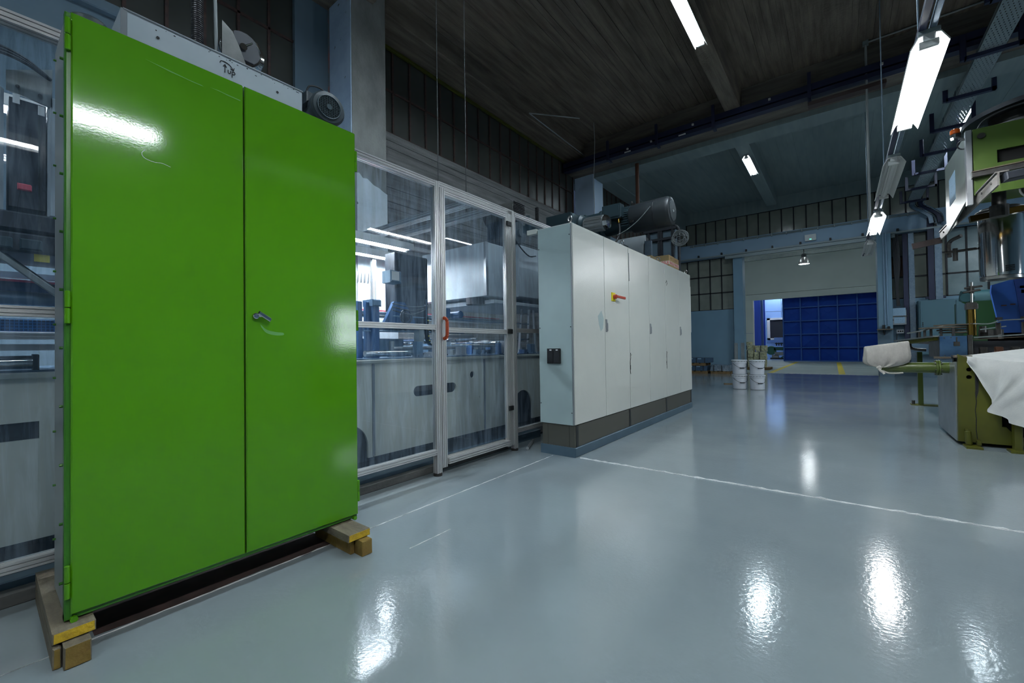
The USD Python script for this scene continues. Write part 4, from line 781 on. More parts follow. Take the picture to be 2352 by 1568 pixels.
solo('duct_elbow', cat(cyl((-3.0, .35, 2.335), (-3.0, .35, 2.70), .075, 20, b=.012)), 'motor_grey', 'rounded dark grey duct at the left end of the white housing', 'duct', smooth=30)

# motors behind the white cabinets
MY, MZ = 6.5, 3.04
bm = thing('drive_motor', 'big dark grey drive motor standing out over the white cabinets', 'motor', (-2.6, MY, 2.6))
part(bm, 'drum', lathe([(0, -.62), (.215, -.62), (.225, -.60), (.228, -.06), (.205, -.01), (.165, 0), (.165, -.006), (0, -.006)], (-1.965, MY, MZ), (1, 0, .02), 40), 'motor_cap', smooth=30)
part(bm, 'end_disc', cyl((-1.972, MY, MZ), (-1.958, MY, MZ), .155, 28), 'motor_grey'); part(bm, 'end_boss', torus((-1.956, MY, MZ), .024, .006, (1, 0, 0)), 'silver_paint')
part(bm, 'drum_joint', torus((-2.20, MY, MZ - .005), .228, .004, (1, 0, 0), 40), 'black_plastic')
for a in (.5, 2.1, 3.6, 5.3): part(bm, 'vent_slot', box(-2.56, -2.50, MY + .205 * math.cos(a) - .03, MY + .205 * math.cos(a) + .03, MZ + .205 * math.sin(a) - .03, MZ + .205 * math.sin(a) + .03, .004), 'hole_black')
part(bm, 'body', cyl((-3.05, MY, MZ - .02), (-2.585, MY, MZ - .01), .19, 32), 'motor_teal', smooth=30)
for k in range(9): part(bm, 'cooling_fin', box(-2.72, -2.60, MY - .215 + .01 * abs(k - 4), MY - .18, MZ - .14 + .035 * k, MZ - .125 + .035 * k), 'motor_teal')
part(bm, 'terminal_box', box(-2.98, -2.66, MY - .30, MY - .16, MZ - .03, MZ + .20, .015), 'motor_teal', label='square terminal box'); part(bm, 'terminal_lid', box(-2.95, -2.69, MY - .312, MY - .298, MZ, MZ + .17, .006), 'motor_teal')
part(bm, 'cable_gland', cyl((-2.72, MY - .24, MZ - .10), (-2.72, MY - .24, MZ - .02), .026, 12), 'brass')
part(bm, 'supply_cable', tube(curve([(-2.72, MY - .24, MZ - .09), (-2.71, MY - .25, MZ - .25), (-2.75, MY - .3, MZ - .40), (-2.85, MY - .35, 2.55)], 6), .016, 8), 'cable_dark', smooth=30)
part(bm, 'thin_cable', tube(curve([(-2.22, MY - .235, MZ + .06), (-2.40, MY - .26, MZ - .12), (-2.58, MY - .28, MZ - .24), (-2.74, MY - .29, MZ - .30)], 6), .006, 6), 'cable_grey', smooth=30)
part(bm, 'flange', lathe([(0, 0), (.25, 0), (.25, .04), (.20, .06), (0, .06)], (-3.10, MY, MZ - .02), (1, 0, 0), 32), 'motor_teal', smooth=30)
part(bm, 'gear_case', prism([(MY - .30, 2.58), (MY + .24, 2.58), (MY + .26, 3.1), (MY + .12, 3.22), (MY - .16, 3.2), (MY - .32, 2.95)], 'x', -3.55, -3.10), 'motor_teal', label='dark teal gear case')
part(bm, 'back_beam', bar((-4.3, MY + .36, 3.26), (-2.45, MY + .36, 3.28), .05, .20), 'motor_teal', label='long back beam'); part(bm, 'carrier', box(-3.6, -2.75, MY - .1, MY + .2, 2.2, 2.66, .01), 'motor_teal')
for x in (-2.95, -2.62): part(bm, 'eye_pin', cyl((x, MY + .05, MZ + .16), (x, MY + .05, MZ + .30), .014, 8), 'steel_dark')
sm = thing('gear_motor', 'small silver finned gear motor over the first doors of the white cabinets', 'motor', (-2.6, 5.3, 2.4))
SZ = 2.70
part(sm, 'body', cyl((-2.80, 5.3, SZ), (-2.49, 5.3, SZ - .01), .095, 24), 'silver_paint', smooth=30)
for k in range(14):
    a = 2 * PI * k / 14; part(sm, 'fin', bar((-2.78, 5.3 + .10 * math.cos(a), SZ + .10 * math.sin(a)), (-2.52, 5.3 + .10 * math.cos(a), SZ - .01 + .10 * math.sin(a)), .012, .016), 'silver_paint')
part(sm, 'end_bell', lathe([(0, .07), (.04, .07), (.085, .05), (.10, .02), (.105, 0), (0, 0)], (-2.50, 5.3, SZ - .01), (1, 0, 0), 10), 'chrome')
part(sm, 'gear_head', lathe([(0, 0), (.15, 0), (.15, .05), (.11, .08), (0, .08)], (-2.90, 5.32, SZ + .02), (1, 0, 0), 20), 'motor_teal', smooth=30)
part(sm, 'carrier', box(-3.3, -2.88, 5.05, 5.6, 2.2, 2.86, .02), 'motor_teal'); part(sm, 'carrier_arm', bar((-2.94, 5.1, 2.62), (-2.94, 6.2, 2.60), .06, .16, .01), 'motor_teal')
part(sm, 'side_lug', box(-2.95, -2.86, 5.42, 5.60, 2.84, 2.90, .01), 'motor_teal')
bp = thing('hose_stub', 'short black corrugated hose and valve block at the near corner of the white cabinets', 'hose', (-3.1, 4.55, 2.3))
part(bp, 'hose', hose((-2.63, 3.84, 2.33), (-2.63, 3.84, 2.56), .022, .010), 'black_rubber', smooth=30); part(bp, 'valve_block', cat(box(-2.74, -2.58, 3.72, 3.90, 2.26, 2.34, .01), cyl((-2.70, 3.76, 2.33), (-2.70, 3.76, 2.45), .03, 10)), 'motor_teal')
vd = thing('vent_duct', 'round vent with dark grille behind the end of the glass enclosure', 'vent', (-3.4, 4.5, 2.7))
part(vd, 'pipe', cyl((-3.95, 4.56, 2.86), (-3.42, 4.56, 2.86), .15, 24), 'kerb_grey', smooth=30); part(vd, 'grille', cat([box(-3.42, -3.41, 4.44, 4.68, 2.76 + .022 * k, 2.768 + .022 * k) for k in range(10)] + [cyl((-3.43, 4.56, 2.86), (-3.418, 4.56, 2.86), .135, 24)]), 'black_plastic'); part(vd, 'stand', box(-3.9, -3.5, 4.45, 4.67, 2.22, 2.74, .01), 'machine_dark')
ms = thing('machine_column', 'tall machine column of blue panels and dark frames behind the fragile boxes', 'column', (-2.95, 9, 0))
part(ms, 'panel', box(-3.28, -2.66, 8.92, 9.2, 2.0, 3.42, .01), 'plaster_bluegrey')
for x in (-3.22, -3.0, -2.95, -2.72): part(ms, 'frame_post', box(x, x + .045, 8.86, 8.92, 1.2, 3.46, .004), 'machine_dark')
for z in (3.40, 3.20): part(ms, 'frame_rail', box(-3.3, -2.62, 8.85, 8.92, z, z + .05, .004), 'machine_dark')
part(ms, 'base', box(-3.3, -2.6, 8.9, 9.4, 0, 2.0, .01), 'machine_dark'); part(ms, 'wire', tube(curve([(-3.2, 8.84, 2.95), (-3.05, 8.83, 2.88), (-2.95, 8.84, 2.92)], 4), .005, 5), 'cable_dark')
part(ms, 'outer_pipe', tube(curve([(-2.58, 8.9, 2.0), (-2.58, 8.9, 3.2), (-2.6, 8.9, 3.42), (-2.75, 8.9, 3.50), (-3.1, 8.9, 3.5)], 5), .03, 8), 'machine_dark', smooth=30)
pb = thing('machine_stand', 'grey machine stand with round hole and bright bracket under the big motor', 'panel', (-2.8, 7.4, 0))
part(pb, 'panel', prism(sbox(-3.55, 1.9, -2.72, 2.98).difference(Point(-2.98, 2.60).buffer(.03, 8)), 'y', 7.38, 7.41), 'machine_white'); part(pb, 'core', box(-3.5, -2.74, 7.42, 7.6, 1.9, 2.96), 'machine_dark'); part(pb, 'bracket', box(-2.72, -2.60, 7.34, 7.40, 2.30, 2.86, .006), 'galvanised', label='bright galvanised bracket'); part(pb, 'leg', box(-3.5, -2.75, 7.42, 7.6, 0, 1.9), 'machine_dark')
solo('brown_post', cyl((-3.47, 9.0, 3.5), (-3.47, 9.0, 5.02), .042, 10), 'brown_steel', 'rust brown steel post rising behind the big grey motor', 'post')

# ================================================================== FAR END OF THE HALL
def pail(loc, label):
    t = thing('paint_pail', label, 'pail', loc, 'stacked white pails'); x, y, z = loc
    part(t, 'bucket', lathe([(0, .003), (.132, .003), (.137, .010), (.146, .245), (.150, .25), (.150, .275), (.147, .28), (.148, .30), (0, .30)], loc, n=28), 'pail_white', smooth=30)
    part(t, 'lid', lathe([(0, .296), (.156, .296), (.160, .302), (.160, .318), (.152, .324), (0, .320)], loc, n=28), 'pail_white', smooth=30)
    part(t, 'lid_clip', cat([box(x + .158 * math.cos(a) - .008, x + .158 * math.cos(a) + .008, y + .158 * math.sin(a) - .008, y + .158 * math.sin(a) + .008, z + .286, z + .300) for a in np.arange(16) * PI / 8 + .1]), 'cable_grey', kind='stuff')
    h = [(x - .150 * .79, y - .150 * .61, z + .262)] + [(x + .168 * math.sin(a) * -.61 * 0 + (.79 * math.cos(PI - a * PI) * .152) + .61 * .155 * math.sin(a * PI), y + .61 * math.cos(PI - a * PI) * .152 - .79 * .155 * math.sin(a * PI), z + .262 - .115 * math.sin(a * PI)) for a in np.linspace(.06, .94, 12)] + [(x + .150 * .79, y + .150 * .61, z + .262)]
    part(t, 'wire_handle', tube(np.array(h), .0035, 5), 'black_plastic', smooth=30)
    m = h[6]; part(t, 'grip', bar((m[0] - .79 * .05, m[1] - .61 * .05, m[2]), (m[0] + .79 * .05, m[1] + .61 * .05, m[2]), .018, .016, .004), 'black_rubber')
    return t
p0 = pail((-1.81, 10.60, 0), 'lower white pail of the left stack beside the blue column')
copy(p0, (-1.81, 10.60, .326), 'upper white pail of the left stack beside the blue column')
copy(p0, (-1.46, 10.58, 0), 'lower white pail of the right stack, nearer the far opening')
copy(p0, (-1.46, 10.58, .326), 'upper white pail of the right stack, nearer the far opening')
def pallet(x0, x1, y0, y1, z, label):
    t = thing('wooden_pallet', label, 'pallet', ((x0 + x1) / 2, (y0 + y1) / 2, z), 'wooden pallets by the blue wall')
    n = 5
    for k in range(n):
        w = (x1 - x0) * .15; x = x0 + (x1 - x0 - w) * k / (n - 1); part(t, 'deck_board', box(x, x + w, y0, y1, z + .075, z + .095, .003), 'pallet_wood')
    for k in range(3):
        y = y0 + (y1 - y0 - .09) * k / 2; part(t, 'bearer', box(x0, x1, y, y + .09, z, z + .073, .003), 'pallet_wood')
pallet(-4.72, -3.64, 15.55, 16.3, 0, 'wooden pallet on the floor under the strapped grey crates')
def crate(x0, x1, y0, y1, z0, z1, label, m='crate_blue'):
    t = thing('strapped_crate', label, 'crate', ((x0 + x1) / 2, (y0 + y1) / 2, z0), 'strapped crate loads')
    part(t, 'load', box(x0, x1, y0, y1, z0, z1, .01), m)
    for k in range(4):
        x = x0 + (x1 - x0) * (k + .5) / 4; part(t, 'strap', cat(box(x, x + .02, y0 - .004, y0, z0, z1 + .003), box(x, x + .02, y0, y1, z1, z1 + .003)), 'black_plastic')
    for k in range(3): x = x0 + (x1 - x0) * (k + .7) / 4; part(t, 'edge_label', box(x, x + .12, y0 - .003, y0, z1 - .04, z1 - .01), 'paper_blue')
crate(-4.70, -3.66, 15.57, 16.28, .096, .27, 'lower strapped blue-grey crate load by the blue wall')
pallet(-4.72, -3.70, 15.55, 16.3, .274, 'wooden pallet between the two strapped crate loads')
crate(-4.70, -3.60, 15.57, 16.28, .371, .54, 'upper strapped blue-grey crate load by the blue wall')
pallet(-3.55, -2.95, 15.6, 16.2, 0, 'wooden pallet under the film wrapped load')
fw = thing('wrapped_load', 'low load wrapped in crinkled clear film on a pallet by the blue wall', 'load', (-3.25, 15.9, .096))
g = trimesh.creation.box([.62, .6, .20]).subdivide().subdivide().subdivide(); v = g.vertices.copy(); v += np.array([-3.25, 15.9, .197]); v += (meshkit.noise(v * 9, 3)[:, None] - .5) * .05 * np.array([1, 1, .9]); v[:, 2] = np.maximum(v[:, 2], .097)
part(fw, 'film', tm(v, g.faces), 'film_wrap', smooth=40)
for x in (-3.45, -3.2): part(fw, 'strap', box(x, x + .02, 15.56, 15.575, .10, .29), 'black_plastic')
solo('wood_offcut', bar((-2.34, 11.63, .012), (-2.03, 11.75, .012), .05, .022, .003), 'pallet_wood', 'short piece of wood on the floor left of the white pails', 'timber')
pallet(-3.1, -2.15, 18.6, 19.5, 0, 'wooden pallet under the yellowish bundles behind the left column')
bd = [(-2.9, 18.75, .10, .42, .36), (-2.5, 18.72, .10, .42, .30), (-2.9, 18.78, .47, .40, .30), (-2.48, 18.74, .41, .40, .28), (-2.44, 18.76, .70, .36, .24), (-2.92, 18.8, .78, .44, .18), (-2.95, 18.85, .97, .30, .12)]
for i, (x, y, z, w, h) in enumerate(bd):
    t = thing('wrapped_bundle', ('left bottom', 'right bottom', 'left middle', 'right middle', 'right upper', 'left upper', 'small topmost left')[i] + ' yellowish wrapped bundle stacked behind the left column', 'bundle', (x, y + .2, z), 'yellowish bundles on the far pallet')
    g = trimesh.creation.box([w - .01, .5, h - .004]).subdivide().subdivide(); v = g.vertices + np.array([x, y + .2, z + h / 2]); lo = v[:, 2].min(); d = (meshkit.noise(v * 7, 30 + i) - .5) * .03; v[:, 0] += d; v[:, 1] += d
    part(t, 'wrapping', tm(v, g.faces), 'bundle_yellow', smooth=40); part(t, 'band', box(x - .012, x + .012, y - .085, y - .06, z + .004, z + h - .006), 'cable_dark')
sw = thing('green_saw', 'dark green band saw with round wheel in the bright rear room', 'machine', (-3.0, 30, 0))
part(sw, 'wheel_cover', cyl((-3.36, 29.9, .60), (-3.36, 30.1, .60), .27, 24, b=.02), 'saw_green', smooth=30); part(sw, 'bow', box(-3.2, -2.2, 29.9, 30.1, .60, .80, .03), 'saw_green'); part(sw, 'table', box(-3.4, -2.2, 29.8, 30.3, .06, .16, .02), 'machine_dark'); part(sw, 'vice', cat(box(-3.15, -2.7, 29.7, 29.95, .3, .5, .02), box(-3.3, -2.95, 29.7, 29.95, .16, .34, .02)), 'steel'); part(sw, 'brace', bar((-2.9, 29.8, .12), (-2.3, 29.8, .5), .08, .06), 'saw_green')
part(sw, 'control_bar', cat(box(-3.15, -2.2, 29.9, 30.0, .98, 1.04, .01), *[box(-3.1 + .12 * k, -3.04 + .12 * k, 29.88, 30.0, .88, 1.06, .005) for k in range(7)]), 'machine_dark'); part(sw, 'red_lever', box(-2.62, -2.57, 29.85, 29.9, 1.15, 1.35, .01), 'red_bright'); part(sw, 'guard_plate', box(-3.2, -2.2, 30.0, 30.02, 1.1, 1.38), 'lightblue_panel')

# fittings on the right part of the far wall
YW = YF - .02
def duct(name, label, x0, x1, z0, z1, y=YF - .26):
    t = thing(name, label, 'cable duct', ((x0 + x1) / 2, y, z0)); xm = x0 + (x1 - x0) * .45
    part(t, 'channel', box(x0, xm, y, y + .08, z0, z1, .004), 'tray_navy')
    pg = sbox(xm + .01, z0, x1, z1)
    hs = [sbox(xm + .02 + (x1 - xm - .045) * (k % 2), z, xm + .035 + (x1 - xm - .045) * (k % 2), z + .03) for k, z in enumerate(np.arange(z0 + .05, z1 - .05, .07))]
    part(t, 'perforated_strip', prism(pg.difference(unary_union(hs)), 'y', y - .01, y - .006), 'galvanised', label='bright perforated strip'); part(t, 'strip_back', box(xm + .01, x1, y, y + .06, z0, z1), 'plaster_bluegrey')
    for z in (z0 + .03,): part(t, 'bracket', box(x0 - .06, x1 + .06, y + .02, y + .10, z, z + .06, .004), 'tray_navy')
    return t
duct('wall_duct', 'tall vertical cable duct right of the far column, reaching low', 1.46, 1.70, .30, 4.12)
duct('wall_duct', 'second vertical cable duct that bends up to the perforated tray', 1.98, 2.26, 2.18, 4.5)
sb = thing('duct_bend', 'shiny S shaped pair of cable ducts joining the perforated tray to the wall', 'cable duct', (1.9, 16.3, 4.4))
for k, dx in enumerate((0, .17)):
    pts = curve([(1.62 + dx, 15.95, 4.88), (1.66 + dx, 16.2, 4.80), (1.86 + dx, 16.38, 4.68), (2.02 + dx, 16.42, 4.52), (2.06 + dx, 16.42, 4.3)], 6)
    part(sb, 'duct', cat([bar(pts[i], pts[i + 1], .10, .06, up=(0, 1, 0)) for i in range(len(pts) - 1)]), ('galvanised', 'tray_navy')[k]); part(sb, 'edge_strip', tube(pts + np.array([.06, -.05, 0]), .02, 6), 'chrome')
solo('cable_bundle', cat([tube(curve([(1.26 + .02 * k, YF - .2, 4.15), (1.27 + .025 * k, YF - .22, 3.3), (1.30 + .01 * k, YF - .2, 2.6), (1.32 + .01 * k, YF - .2, 2.05)], 5), .016, 6) for k in range(6)]), 'cable_dark', 'loose bundle of dark cables falling beside the far right column', 'cable', smooth=30)
eb = thing('control_box', 'small wall control box covered with two notice sheets', 'box', (1.35, 16.55, 1.5))
part(eb, 'case', box(1.16, 1.50, 16.42, 16.60, 1.50, 1.93, .01), 'alu_dull'); part(eb, 'notice_sheet', box(1.16, 1.48, 16.405, 16.41, 1.76, 1.98), 'paper_blue'); part(eb, 'notice_sheet', box(1.23, 1.46, 16.408, 16.418, 1.54, 1.74), 'paper_blue'); part(eb, 'top_shelf', box(1.15, 1.52, 16.38, 16.6, 1.735, 1.75), 'plywood'); part(eb, 'knob', cyl((1.20, 16.40, 1.64), (1.20, 16.42, 1.64), .02, 10), 'black_plastic')
so = thing('socket_strip', 'grey socket block with hanging cable under the control box', 'socket', (1.36, 16.5, 1.2)); part(so, 'block', box(1.28, 1.44, 16.44, 16.52, 1.25, 1.36, .01), 'alu_dull')
for k in range(3): part(so, 'socket', box(1.30 + .045 * k, 1.33 + .045 * k, 16.43, 16.442, 1.29, 1.33), 'black_plastic')
part(so, 'cable', tube(curve([(1.30, 16.45, 1.25), (1.28, 16.42, 1.05), (1.38, 16.42, .90), (1.48, 16.42, 1.02)], 5), .01, 6), 'cable_dark')
ws = thing('wall_shelf', 'narrow shelf with black sockets on the far right column', 'shelf', (1.0, 16.2, 1.3)); part(ws, 'board', box(.84, 1.18, 16.05, 16.33, 1.355, 1.385, .004), 'plywood'); part(ws, 'back_plate', box(.86, 1.19, 16.31, 16.345, .60, 1.35, .006), 'plaster_bluegrey'); part(ws, 'socket', cat(box(.96, 1.02, 16.25, 16.33, 1.39, 1.50, .01), box(1.07, 1.13, 16.25, 16.33, 1.39, 1.46, .01)), 'black_plastic'); part(ws, 'wire', tube(curve([(.98, 16.3, 1.35), (1.0, 16.28, 1.22), (1.03, 16.3, 1.34)], 5), .01, 6), 'cable_dark')
pc = thing('panel_cabinet', 'pale cyan wall cabinet with rounded corners behind the press', 'cabinet', (2.13, 16.4, .6)); part(pc, 'case', box(1.74, 2.56, 16.30, 16.72, .62, 2.15, .02), 'panel_cyan'); part(pc, 'door', box(1.77, 2.54, 16.27, 16.30, .65, 2.12, .012), 'panel_cyan')
for k in range(3): part(pc, 'lock', box(1.80, 1.82, 16.262, 16.27, 1.42 + .045 * k, 1.45 + .045 * k), 'black_plastic')
part(pc, 'leg', box(1.78, 2.52, 16.4, 16.7, 0, .62, .01), 'plaster_bluegrey')

# ================================================================== PRESS SIDE ON THE RIGHT
wbn = thing('added_light_blocker', 'added low block out of view on the right, stops window glare off the floor', 'light_blocker', (3.9, 4.8, 0))  # added out of view to stop window glare bouncing off the floor
part(wbn, 'top', box(3.5, 4.3, 4.0, 5.7, .93, .98, .006), 'plywood'); part(wbn, 'body', box(3.55, 4.25, 4.05, 5.65, .06, .93, .01), 'motor_teal'); part(wbn, 'plinth', box(3.6, 4.2, 4.1, 5.6, 0, .06), 'machine_dark')
# near machine of olive plate under a white cloth
om = thing('olive_machine', 'olive green machine with cracked end plate and two black holes, under a white cloth', 'machine', (1.4, 6.4, 0))
pl_ = Polygon([(.875, .035), (.888, .875), (.948, .838), (1.9, .74), (1.9, .035)])
for h in (Point(.961, .727).buffer(.019, 10), Point(.959, .655).buffer(.019, 10), Point(1.36, .30).buffer(.20, 16).intersection(sbox(1.14, .105, 1.6, .30)), sbox(1.16, .20, 1.56, .36)): pl_ = pl_.difference(h)
part(om, 'end_plate', prism(pl_, 'y', 5.86, 5.90), 'machine_olive', label='olive end plate with two round holes')
part(om, 'hole_backing', box(.93, 1.9, 5.93, 5.95, .05, .80), 'hole_black')
part(om, 'side_plate', prism([(5.905, .03), (6.86, .035), (6.86, .70), (5.905, .80)], 'x', .872, .892), 'steel_plate', label='pale worn side plate')
part(om, 'body', box(.90, 2.0, 5.96, 6.85, .05, .68, .01), 'machine_olive')
ck = [(1.0, .70), (1.005, .60), (.998, .50), (1.002, .42), (.993, .34), (.998, .26), (.995, .16), (1.002, .07)]
part(om, 'crack', cat(tube(np.array([(x, 5.858, z) for x, z in ck]), .0035, 5), prism([(.997, .72), (1.022, .70), (1.018, .52), (1.002, .45), (.998, .55)], 'y', 5.8575, 5.8595)), 'ink_black', label='black oily crack')
part(om, 'jack_foot', cat(box(.90, 1.01, 5.68, 5.84, 0, .018, .003), cyl((.938, 5.80, .018), (.930, 5.80, .15), .024, 12, b=.005), box(.918, .95, 5.80, 5.86, .03, .16, .006), box(.99, 1.02, 5.80, 5.85, .02, .06, .004)), 'machine_olive', smooth=30)
part(om, 'jack_foot', cat(box(1.17, 1.40, 5.66, 5.80, 0, .02, .003), box(1.205, 1.255, 5.72, 5.80, .02, .32, .006)), 'machine_olive')
part(om, 'clamp_plate', box(.87, .99, 5.88, 5.97, .84, .862, .004), 'plywood')
cl_n, P_ = 40, []
A, Bp, Cp, Dp = np.array([.945, 5.835, .850]), np.array([2.3, 5.0, .70]), np.array([2.5, 7.1, 1.06]), np.array([.95, 5.97, .856])
hemx = [(.94, .80), (.955, .76), (.99, .69), (1.03, .58), (1.075, .47), (1.075, .41), (1.05, .37), (1.048, .345), (1.09, .33), (1.13, .318), (1.16, .30), (1.165, .262), (1.235, .245), (1.30, .20), (1.5, .16), (2.3, .10)]
hx, hz = np.array(hemx).T; hs_ = np.linspace(0, 1, len(hx)) ** 1.0
rows = []
for i in range(cl_n + 1):
    s = (i / cl_n) ** 1.5; f = A + (Bp - A) * s; bk = Dp + (Cp - Dp) * s
    f = f + np.array([0, 0, -.012 * math.sin(9 * s)])
    x = np.interp(i / cl_n, hs_, hx); z = np.interp(i / cl_n, hs_, hz); t_ = np.clip((x - A[0]) / (Bp[0] - A[0]), 0, 1); yv = A[1] + (Bp[1] - A[1]) * t_ - .03
    col = [bk + (f - bk) * t for t in np.linspace(0, 1, 7)]
    for t in np.linspace(0, 1, 12)[1:]:
        q = f + (np.array([x, yv, z]) - f) * t; q[1] -= .035 * math.sin(PI * min(t * 1.2, 1)) * (.4 + .6 * math.sin(i * .55) * math.sin(i * .55)) ; col.append(q)
    rows.append(col)
G = np.array(rows); ni, nj = G.shape[:2]
def sheet(G, th):
    ni, nj = G.shape[:2]; gu, gv = np.gradient(G, axis=0), np.gradient(G, axis=1); nn = np.cross(gu, gv); nn /= np.maximum(np.linalg.norm(nn, axis=2, keepdims=True), 1e-9)
    v = np.vstack([(G + nn * th / 2).reshape(-1, 3), (G - nn * th / 2).reshape(-1, 3)]); N = ni * nj; f = []
    for i in range(ni - 1):
        for j in range(nj - 1):
            a, b, c, d = i * nj + j, (i + 1) * nj + j, (i + 1) * nj + j + 1, i * nj + j + 1; f += [(a, b, c), (a, c, d), (N + a, N + c, N + b), (N + a, N + d, N + c)]
    e = [k for k in range(nj)] + [i * nj + nj - 1 for i in range(1, ni)] + [(ni - 1) * nj + k for k in range(nj - 2, -1, -1)] + [i * nj for i in range(ni - 2, 0, -1)]
    for a, b in zip(e, e[1:] + e[:1]): f += [(a, N + a, N + b), (a, N + b, b)]
    return tm(v, f)
solo('dust_cloth', sheet(G, .006), 'cloth_white', 'big white dust cloth draped over the olive green machine', 'cloth', smooth=24)

# pipe arm with a tied cloth over its head
pa = thing('pipe_arm', 'olive green horizontal pipe arm with bolted flange', 'pipe', (.7, 6.2, .7))
part(pa, 'pipe', cyl((.40, 6.2, .724), (.90, 6.2, .727), .056, 28), 'pipe_green', smooth=30)
part(pa, 'elbow', tube(curve([(.47, 6.2, .7245), (.40, 6.2, .7245), (.35, 6.2, .75), (.335, 6.2, .80)], 6), .054, 20), 'pipe_green', smooth=30)
part(pa, 'flange', cat(cyl((.775, 6.2, .726), (.793, 6.2, .726), .080, 24, b=.004), cyl((.795, 6.2, .726), (.812, 6.2, .726), .080, 24, b=.004)), 'pipe_green', smooth=30)
for k in range(6): a = k * PI / 3 + .3; part(pa, 'bolt', cyl((.764, 6.2 + .068 * math.cos(a), .726 + .068 * math.sin(a)), (.822, 6.2 + .068 * math.cos(a), .726 + .068 * math.sin(a)), .007, 6), 'steel_dark')
cc = thing('tied_cloth', 'beige cloth hood tied over the head of the olive pipe arm', 'cloth', (.39, 6.2, .66))
def loft(rings): 
    n = len(rings[0]); v = np.vstack([*rings, np.mean(rings[0], 0)[None], np.mean(rings[-1], 0)[None]]); f = []; i = np.arange(n); j = (i + 1) % n
    for k in range(len(rings) - 1): f += [np.stack([k * n + i, k * n + j, (k + 1) * n + j], 1), np.stack([k * n + i, (k + 1) * n + j, (k + 1) * n + i], 1)]
    m = len(rings) * n; f += [np.stack([j, i, np.full(n, m)], 1), np.stack([m - n + i, m - n + j, np.full(n, m + 1)], 1)]
    return tm(v, np.vstack(f))
def hood_ring(cx, cy, hx_, hy_, z, tilt, fold, ph, knot=None, k=0., n=96):
    a = np.arange(n) * 2 * PI / n; c, s = np.cos(a), np.sin(a); e = 5.; r = (np.abs(c) ** e + np.abs(s) ** e) ** (-1 / e)
    w = 1 + fold * (np.sin(a * 11 + ph) * .6 + np.sin(a * 17 + 2 * ph) * .4)
    p = np.stack([cx + hx_ * r * c * w, cy + hy_ * r * s * w, z + tilt * r * c + 0 * a], 1)
    if knot is not None: p = p + (np.asarray(knot) - p) * (k * (.55 + .45 * np.clip(np.cos(a - PI * 1.35), -1, 1)))[:, None]
    return p
kn = (.345, 6.12, .72)
rings = [hood_ring(.39, 6.2, .02, .01, .983, .002, 0, 0), hood_ring(.39, 6.2, .178, .095, .982, .028, 0, 0), hood_ring(.39, 6.2, .186, .105, .972, .028, .002, 1), hood_ring(.391, 6.2, .188, .110, .93, .026, .012, 1.1), hood_ring(.392, 6.2, .190, .113, .88, .024, .028, 1.25),
         hood_ring(.392, 6.2, .192, .113, .835, .020, .05, 1.4), hood_ring(.392, 6.2, .192, .110, .80, .016, .075, 1.5, kn, .05), hood_ring(.392, 6.2, .186, .10, .775, .012, .10, 1.7, kn, .18), hood_ring(.39, 6.2, .172, .085, .757, .008, .13, 1.95, kn, .42), hood_ring(.385, 6.18, .14, .07, .745, .004, .11, 2.2, kn, .66), hood_ring(.36, 6.16, .08, .05, .728, 0, .15, 2.5, kn, .88)]
part(cc, 'hood', loft(rings), 'cloth_beige', smooth=60)
part(cc, 'knot', cat(trimesh.creation.icosphere(2, .018).apply_translation((.318, 6.085, .722)), torus((.33, 6.09, .722), .016, .010, (1, .4, 0), 14, 6)), 'cloth_beige', smooth=60)
part(cc, 'tied_end', tube(curve([(.322, 6.08, .715), (.335, 6.07, .69), (.355, 6.065, .672), (.365, 6.06, .655)], 5), .012, 8), 'cloth_beige', smooth=60); part(cc, 'tied_end', tube(curve([(.35, 6.13, .69), (.40, 6.12, .665), (.46, 6.13, .662), (.52, 6.15, .668)], 5), .009, 8), 'cloth_beige', smooth=60)

# press table with its stacked plates
pt = thing('press_table', 'cluttered press table with blue steel front plate, rails and stacked boards', 'press', (1.5, 7.8, 0))
part(pt, 'front_plate', box(.918, 1.142, 7.0, 7.03, .815, 1.062, .004), 'steel_blue', label='shiny blue steel front plate')
for x, z in ((.955, 1.04), (1.01, 1.043), (.955, .835), (1.01, .832), (1.12, .83)): part(pt, 'bolt', cyl((x, 6.992, z), (x, 7.0, z), .007, 8), 'steel_dark')
part(pt, 'latch', cat(box(1.03, 1.08, 6.985, 7.0, .945, .995, .003), box(1.05, 1.06, 6.985, 7.0, .99, 1.05)), 'steel_dark')
part(pt, 'block', box(.93, 1.14, 7.04, 7.9, .80, 1.06, .006), 'steel_dark'); part(pt, 'corner_post', box(1.146, 1.185, 7.0, 7.06, .70, 1.07, .004), 'steel_dark')
part(pt, 'under_frame', box(1.19, 2.4, 7.15, 8.2, .45, 1.0, .01), 'machine_dark'); part(pt, 'clamp_plate', box(.86, 1.0, 6.93, 6.99, .80, .822, .003), 'plywood')
part(pt, 'front_rail', bar((1.19, 7.0, 1.040), (1.9, 7.0, 1.085), .03, .016), 'steel_plate'); part(pt, 'front_rail', bar((1.19, 7.02, 1.018), (1.9, 7.02, 1.058), .03, .010), 'plywood')
part(pt, 'table_leaf', bar((.62, 7.75, 1.018), (.93, 7.2, 1.062), .12, .018), 'steel_plate'); part(pt, 'leaf_beam', bar((.66, 7.76, .985), (.93, 7.22, 1.035), .09, .04), 'machine_olive')
for k, (x, y) in enumerate(((.80, 7.5), (.84, 7.42), (.89, 7.36), (.97, 7.3), (1.06, 7.2))): part(pt, 'spacer_post', box(x - .012, x + .012, y - .012, y + .012, 1.055, 1.13 + .012 * k, .003), 'steel_dark')
